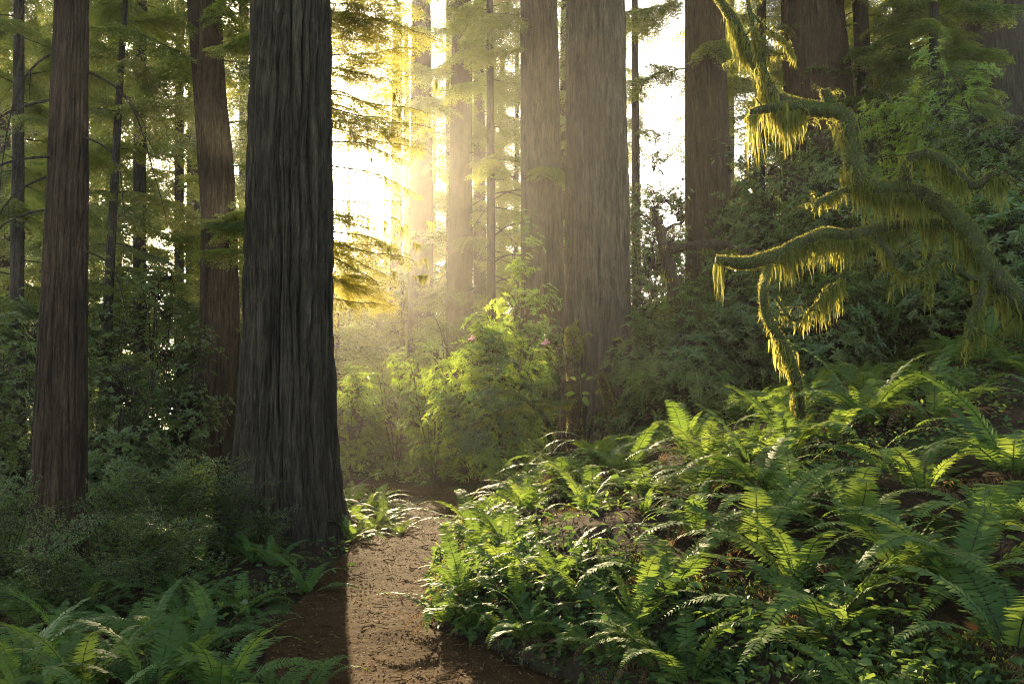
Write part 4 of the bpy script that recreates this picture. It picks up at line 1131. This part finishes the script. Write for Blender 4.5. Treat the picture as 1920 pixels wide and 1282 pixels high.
for zname, u, x, y, z, s, hero in recs:
    k = zc.get(zname, 0); zc[zname] = k + 1
    size = 'large' if s > 1.0 else 'small' if s < .72 else 'arching'
    lab = '%s sword fern %s, %s of these from the left' % (size, zname, nth(k))
    grp = 'sword ferns ' + zname
    if y < 11.5 or (hero and u < 800 and y < 16):
        o = empty('sword_fern', (x, y, z - .02), lab, 'fern', grp)
        nf = rnd.randint(10, 15)
        for f in range(nf):
            az = f * 2.399 + rnd.uniform(-.35, .35)
            q = 1.0 * s * rnd.uniform(.65, 1.2)
            link('frond', rnd.choice(FROND), o, Matrix.Translation((.03 * math.cos(az), .03 * math.sin(az), 0)) @ trs(Vector((0, 0, 0)), az, rnd.uniform(-.12, .12), rnd.uniform(-.25, .25), q))
        for f in range(rnd.choice([1, 2, 3, 5, 7])):
            link('dead_frond', rnd.choice(FROND_DEAD), o, trs(Vector((0, 0, .03)), rnd.random() * 6.28, rnd.uniform(-.1, .2), 0, s * rnd.uniform(.6, .95)))
    else:
        o = link('sword_fern', rnd.choice(SMALL))
        o.matrix_local = trs(Vector((x, y, z - .02)), rnd.random() * 6.28, 0, 0, s * .85)
        tag(o, lab, 'fern', grp)

# the ferns beyond the three hundred that show largest
g = Geo(); FAR_F = []
tries = 0
small_src = [small_fern(930 + k) for k in range(3)]
while len(FAR_F) < 190 and tries < 20000:
    tries += 1
    y = rnd.uniform(7, 30); x = rnd.uniform(-1.0, 16) if rnd.random() < .8 else rnd.uniform(-12, -2)
    u, v_ = px_of((x, y, hz(x, y) + .3))
    s = rnd.uniform(.6, 1.0)
    if u < -60 or u > 1990 or not ok(x, y, .5, s) or any((x - a) ** 2 + (y - b) ** 2 < .25 for a, b in FAR_F): continue
    FAR_F.append((x, y))
    g.merge(rnd.choice(small_src), np.array(trs(Vector((x, y, hz(x, y) - .02)), rnd.random() * 6.28, 0, 0, s)))
tag(link('far_ferns', g.mesh('far_ferns', [M_FERN, M_TWIG])), 'mass of smaller ferns filling the slope behind', None, None, 'stuff')

# ------------------------------------------------------------------ leafy plants on the bank, their big leaves one by one
LEAF = []
for k in range(3):
    g = Geo(); r = np.random.default_rng(950 + k)
    leaves(g, [(0, 0, 0)], [(1, 0, .1)], [(0, 0, 1)], 1.0, .62 - .08 * k, .14, .25, .3 + .2 * k)
    LEAF.append(g.mesh('leaf', M_COVER))
PL_STEM = stems_geo(790, 5).mesh('stem', M_TWIG)
spots = [(1385, 1180), (1440, 1240), (1500, 1200), (1560, 1250), (1350, 1255), (1620, 1190), (1680, 1240), (1010, 1000), (1060, 1030), (1110, 1060), (990, 930), (930, 1060), (1140, 1020), (1180, 1080), (1000, 1130), (1080, 1170), (1330, 1120), (1740, 1230),
         (1290, 1180), (1400, 1010), (1200, 960), (1260, 1030), (1870, 1090), (1780, 990), (900, 1160), (1850, 870), (560, 1020), (500, 1090), (610, 1075), (430, 1210), (390, 1130), (180, 1140), (640, 1050), (70, 1110), (865, 1190), (910, 1200), (965, 1215), (1035, 1228), (1110, 1240), (1180, 1262), (940, 1150), (1040, 1175), (1130, 1195), (1240, 1225)]
spots.sort()
for k, (px, py) in enumerate(spots):
    p = ground_hit(px, py, 2.3, 30)
    side = 'on the bank right of the path' if px > 800 else 'left of the path'
    kk = k + 1 if px < 800 else k + 1 - sum(1 for q in spots if q[0] < 800)
    o = empty('leafy_plant', p, 'low oval-leaved plant %s, %s of these from the left' % (side, nth(kk - 1)), 'plant', 'oval-leaved plants ' + side)
    link('stem', PL_STEM, o, Matrix.Diagonal((.22, .22, .28, 1)))
    for f in range(rnd.randint(11, 17)):
        az = rnd.random() * 6.28; rr = rnd.uniform(.03, .24)
        q = rnd.uniform(.055, .11)
        link('leaf', rnd.choice(LEAF), o, trs(Vector((rr * math.cos(az), rr * math.sin(az), rnd.uniform(.05, .34))), az + rnd.uniform(-.8, .8), rnd.uniform(-.5, .5), rnd.uniform(-.5, .5), q))

# ------------------------------------------------------------------ ground cover, moss cushions and litter (uncountable)
def scatter(n, xr, yr, keep):
    x = rng.uniform(*xr, n); y = yr[0] + (yr[1] - yr[0]) * rng.random(n) ** 1.5
    sd, hw = path_sd(x, y)
    k = keep(x, y, np.abs(sd) - hw, sd) & (np.abs(x) < y * .8 + 1.2)
    return x[k], y[k]
def cover(name, label, n, xr, yr, keep, size, hmax, mat=M_COVER, lo=.38, hi=.75):
    x, y = scatter(n, xr, yr, keep)
    cl = vnoise(x * 1.3, y * 1.3, 77)
    k = rng.random(len(x)) < sstep(lo, hi, cl)
    x, y, cl = x[k], y[k], cl[k]
    z = height(x, y) + .01 + hmax * rng.random(len(x)) ** 1.5 * cl
    g = Geo(); m = len(x)
    sz = rng.uniform(size[0], size[1], m)
    leaves(g, np.stack([x, y, z], 1), rdir(m) * [1, 1, .5], rdir(m, 2.2), sz, sz * rng.uniform(.45, .7, m), .15, .2, np.clip(cl + rng.normal(size=m) * .3, 0, 1))
    tag(link(name, g.mesh(name, mat)), label, None, None, 'stuff')
cover('ground_cover', 'small dark green leaves carpeting the right bank', 60000, (-1, 10), (2.4, 24), lambda x, y, d, s: (d > -.02) & (s > 0), (.028, .065), .24)
cover('ground_cover', 'leafy sprigs spilling over the rim of the bank', 40000, (-1.5, 3.5), (2.6, 16), lambda x, y, d, s: (d > -.06) & (d < .8) & (s > 0), (.035, .08), .22, lo=-.3, hi=.5)
cover('ground_cover', 'small leaves carpeting the shaded ground on the left', 60000, (-10, -.5), (3.6, 22), lambda x, y, d, s: (d > .06) & (s < 0), (.025, .055), .16)
cover('ground_cover', 'undergrowth of the far forest floor', 60000, (-45, 45), (22, 75), lambda x, y, d, s: d > .3, (.12, .3), .8)
def litter(name, label, n, xr, yr, keep, size, lift, twigs=500):
    x, y = scatter(n, xr, yr, keep)
    m = len(x); g = Geo()
    sd, hw = path_sd(x, y)
    z = np.maximum(height(x, y) + .008, np.where(np.abs(sd) < hw * .95, .014 + .035 * (vnoise(x * 2, y * 2, 31) - .5) + .012 * (vnoise(x * 7, y * 7, 32) - .5) + .03 * (sd / hw) ** 2, -9)) + lift * rng.random(m)
    D = rdir(m) * [1, 1, .3]; sz = size[0] + (size[1] - size[0]) * rng.random(m) ** 2.5
    blades(g, np.stack([x, y, z], 1), D, np.cross(D, rdir(m, 2.5)), sz, sz * rng.uniform(.2, .5, m))
    for q in rng.integers(0, m, twigs):
        a = rng.random() * 6.28; l = rng.uniform(.04, .16); h = np.linspace(-.5, .5, 4)
        C = np.stack([x[q] + l * h * math.cos(a), y[q] + l * h * math.sin(a), z[q] + .004 + 0 * h], 1) + rng.normal(size=(4, 3)) * l * .05
        C[:, 2] = np.maximum(C[:, 2], z[q])
        tube(g, C, np.full(4, rng.uniform(.002, .005)), 4, tint=rng.random())
    tag(link(name, g.mesh(name, M_LITTER)), label, None, None, 'stuff')
litter('leaf_litter', 'brown needle and leaf crumbs scattered over the path', 130000, (-5, 1.6), (3, 24), lambda x, y, d, s: d < .1, (.01, .05), .012)
litter('leaf_litter', 'dead leaves and twigs lying under the ferns', 50000, (-8, 9), (2.4, 22), lambda x, y, d, s: d > 0, (.02, .10), .03)
# moss along the rim of the bank
x, y = scatter(160000, (-1.2, 4), (2.6, 11), lambda x, y, d, s: (d > -.03) & (d < 1.0) & (s > 0))
k = vnoise(x * 1.9, y * 1.9, 91) > .45
x, y = x[k], y[k]; m = len(x); D = rdir(m, 1.2)
g = Geo(); blades(g, np.stack([x, y, height(x, y)], 1), D, np.cross(D, rdir(m)), rng.uniform(.012, .03, m), .008)
tag(link('moss_cushion', g.mesh('moss_cushion', M_MOSS)), 'green moss cushions on the rim of the bank', None, None, 'stuff')

# ------------------------------------------------------------------ the hazy air
g = Geo()
x0, x1, y0, y1, zb, zt = -262, 262, -40, 318, LOWEST - 1.0, 47.0
g.add([(x0, y0, zb), (x1, y0, zb), (x1, y1, zb), (x0, y1, zb), (x0, y0, zt), (x1, y0, zt), (x1, y1, zt), (x0, y1, zt)],
      [(0, 3, 2, 1), (4, 5, 6, 7), (0, 1, 5, 4), (1, 2, 6, 5), (2, 3, 7, 6), (3, 0, 4, 7)])
m, t, o = nt_new('haze')
pv = t.nodes.new('ShaderNodeVolumePrincipled')
pv.inputs['Color'].default_value = (1.0, 0.96, 0.88, 1)
pv.inputs['Density'].default_value = HAZE_DENSITY
pv.inputs['Anisotropy'].default_value = 0.76
for nme in ('Density Attribute', 'Color Attribute', 'Temperature Attribute'):
    pv.inputs[nme].default_value = ''
t.links.new(pv.outputs[0], o.inputs['Volume'])
try: m.cycles.homogeneous_volume = True
except Exception: pass
haze = tag(link('haze', g.mesh('haze', m)), 'thin luminous morning mist filling the forest', None, None, 'stuff')
haze.display_type = 'WIRE'
print('objects', len(bpy.data.objects), 'boughs', N_BOUGH, 'faces', sum(len(me.polygons) for me in bpy.data.meshes))
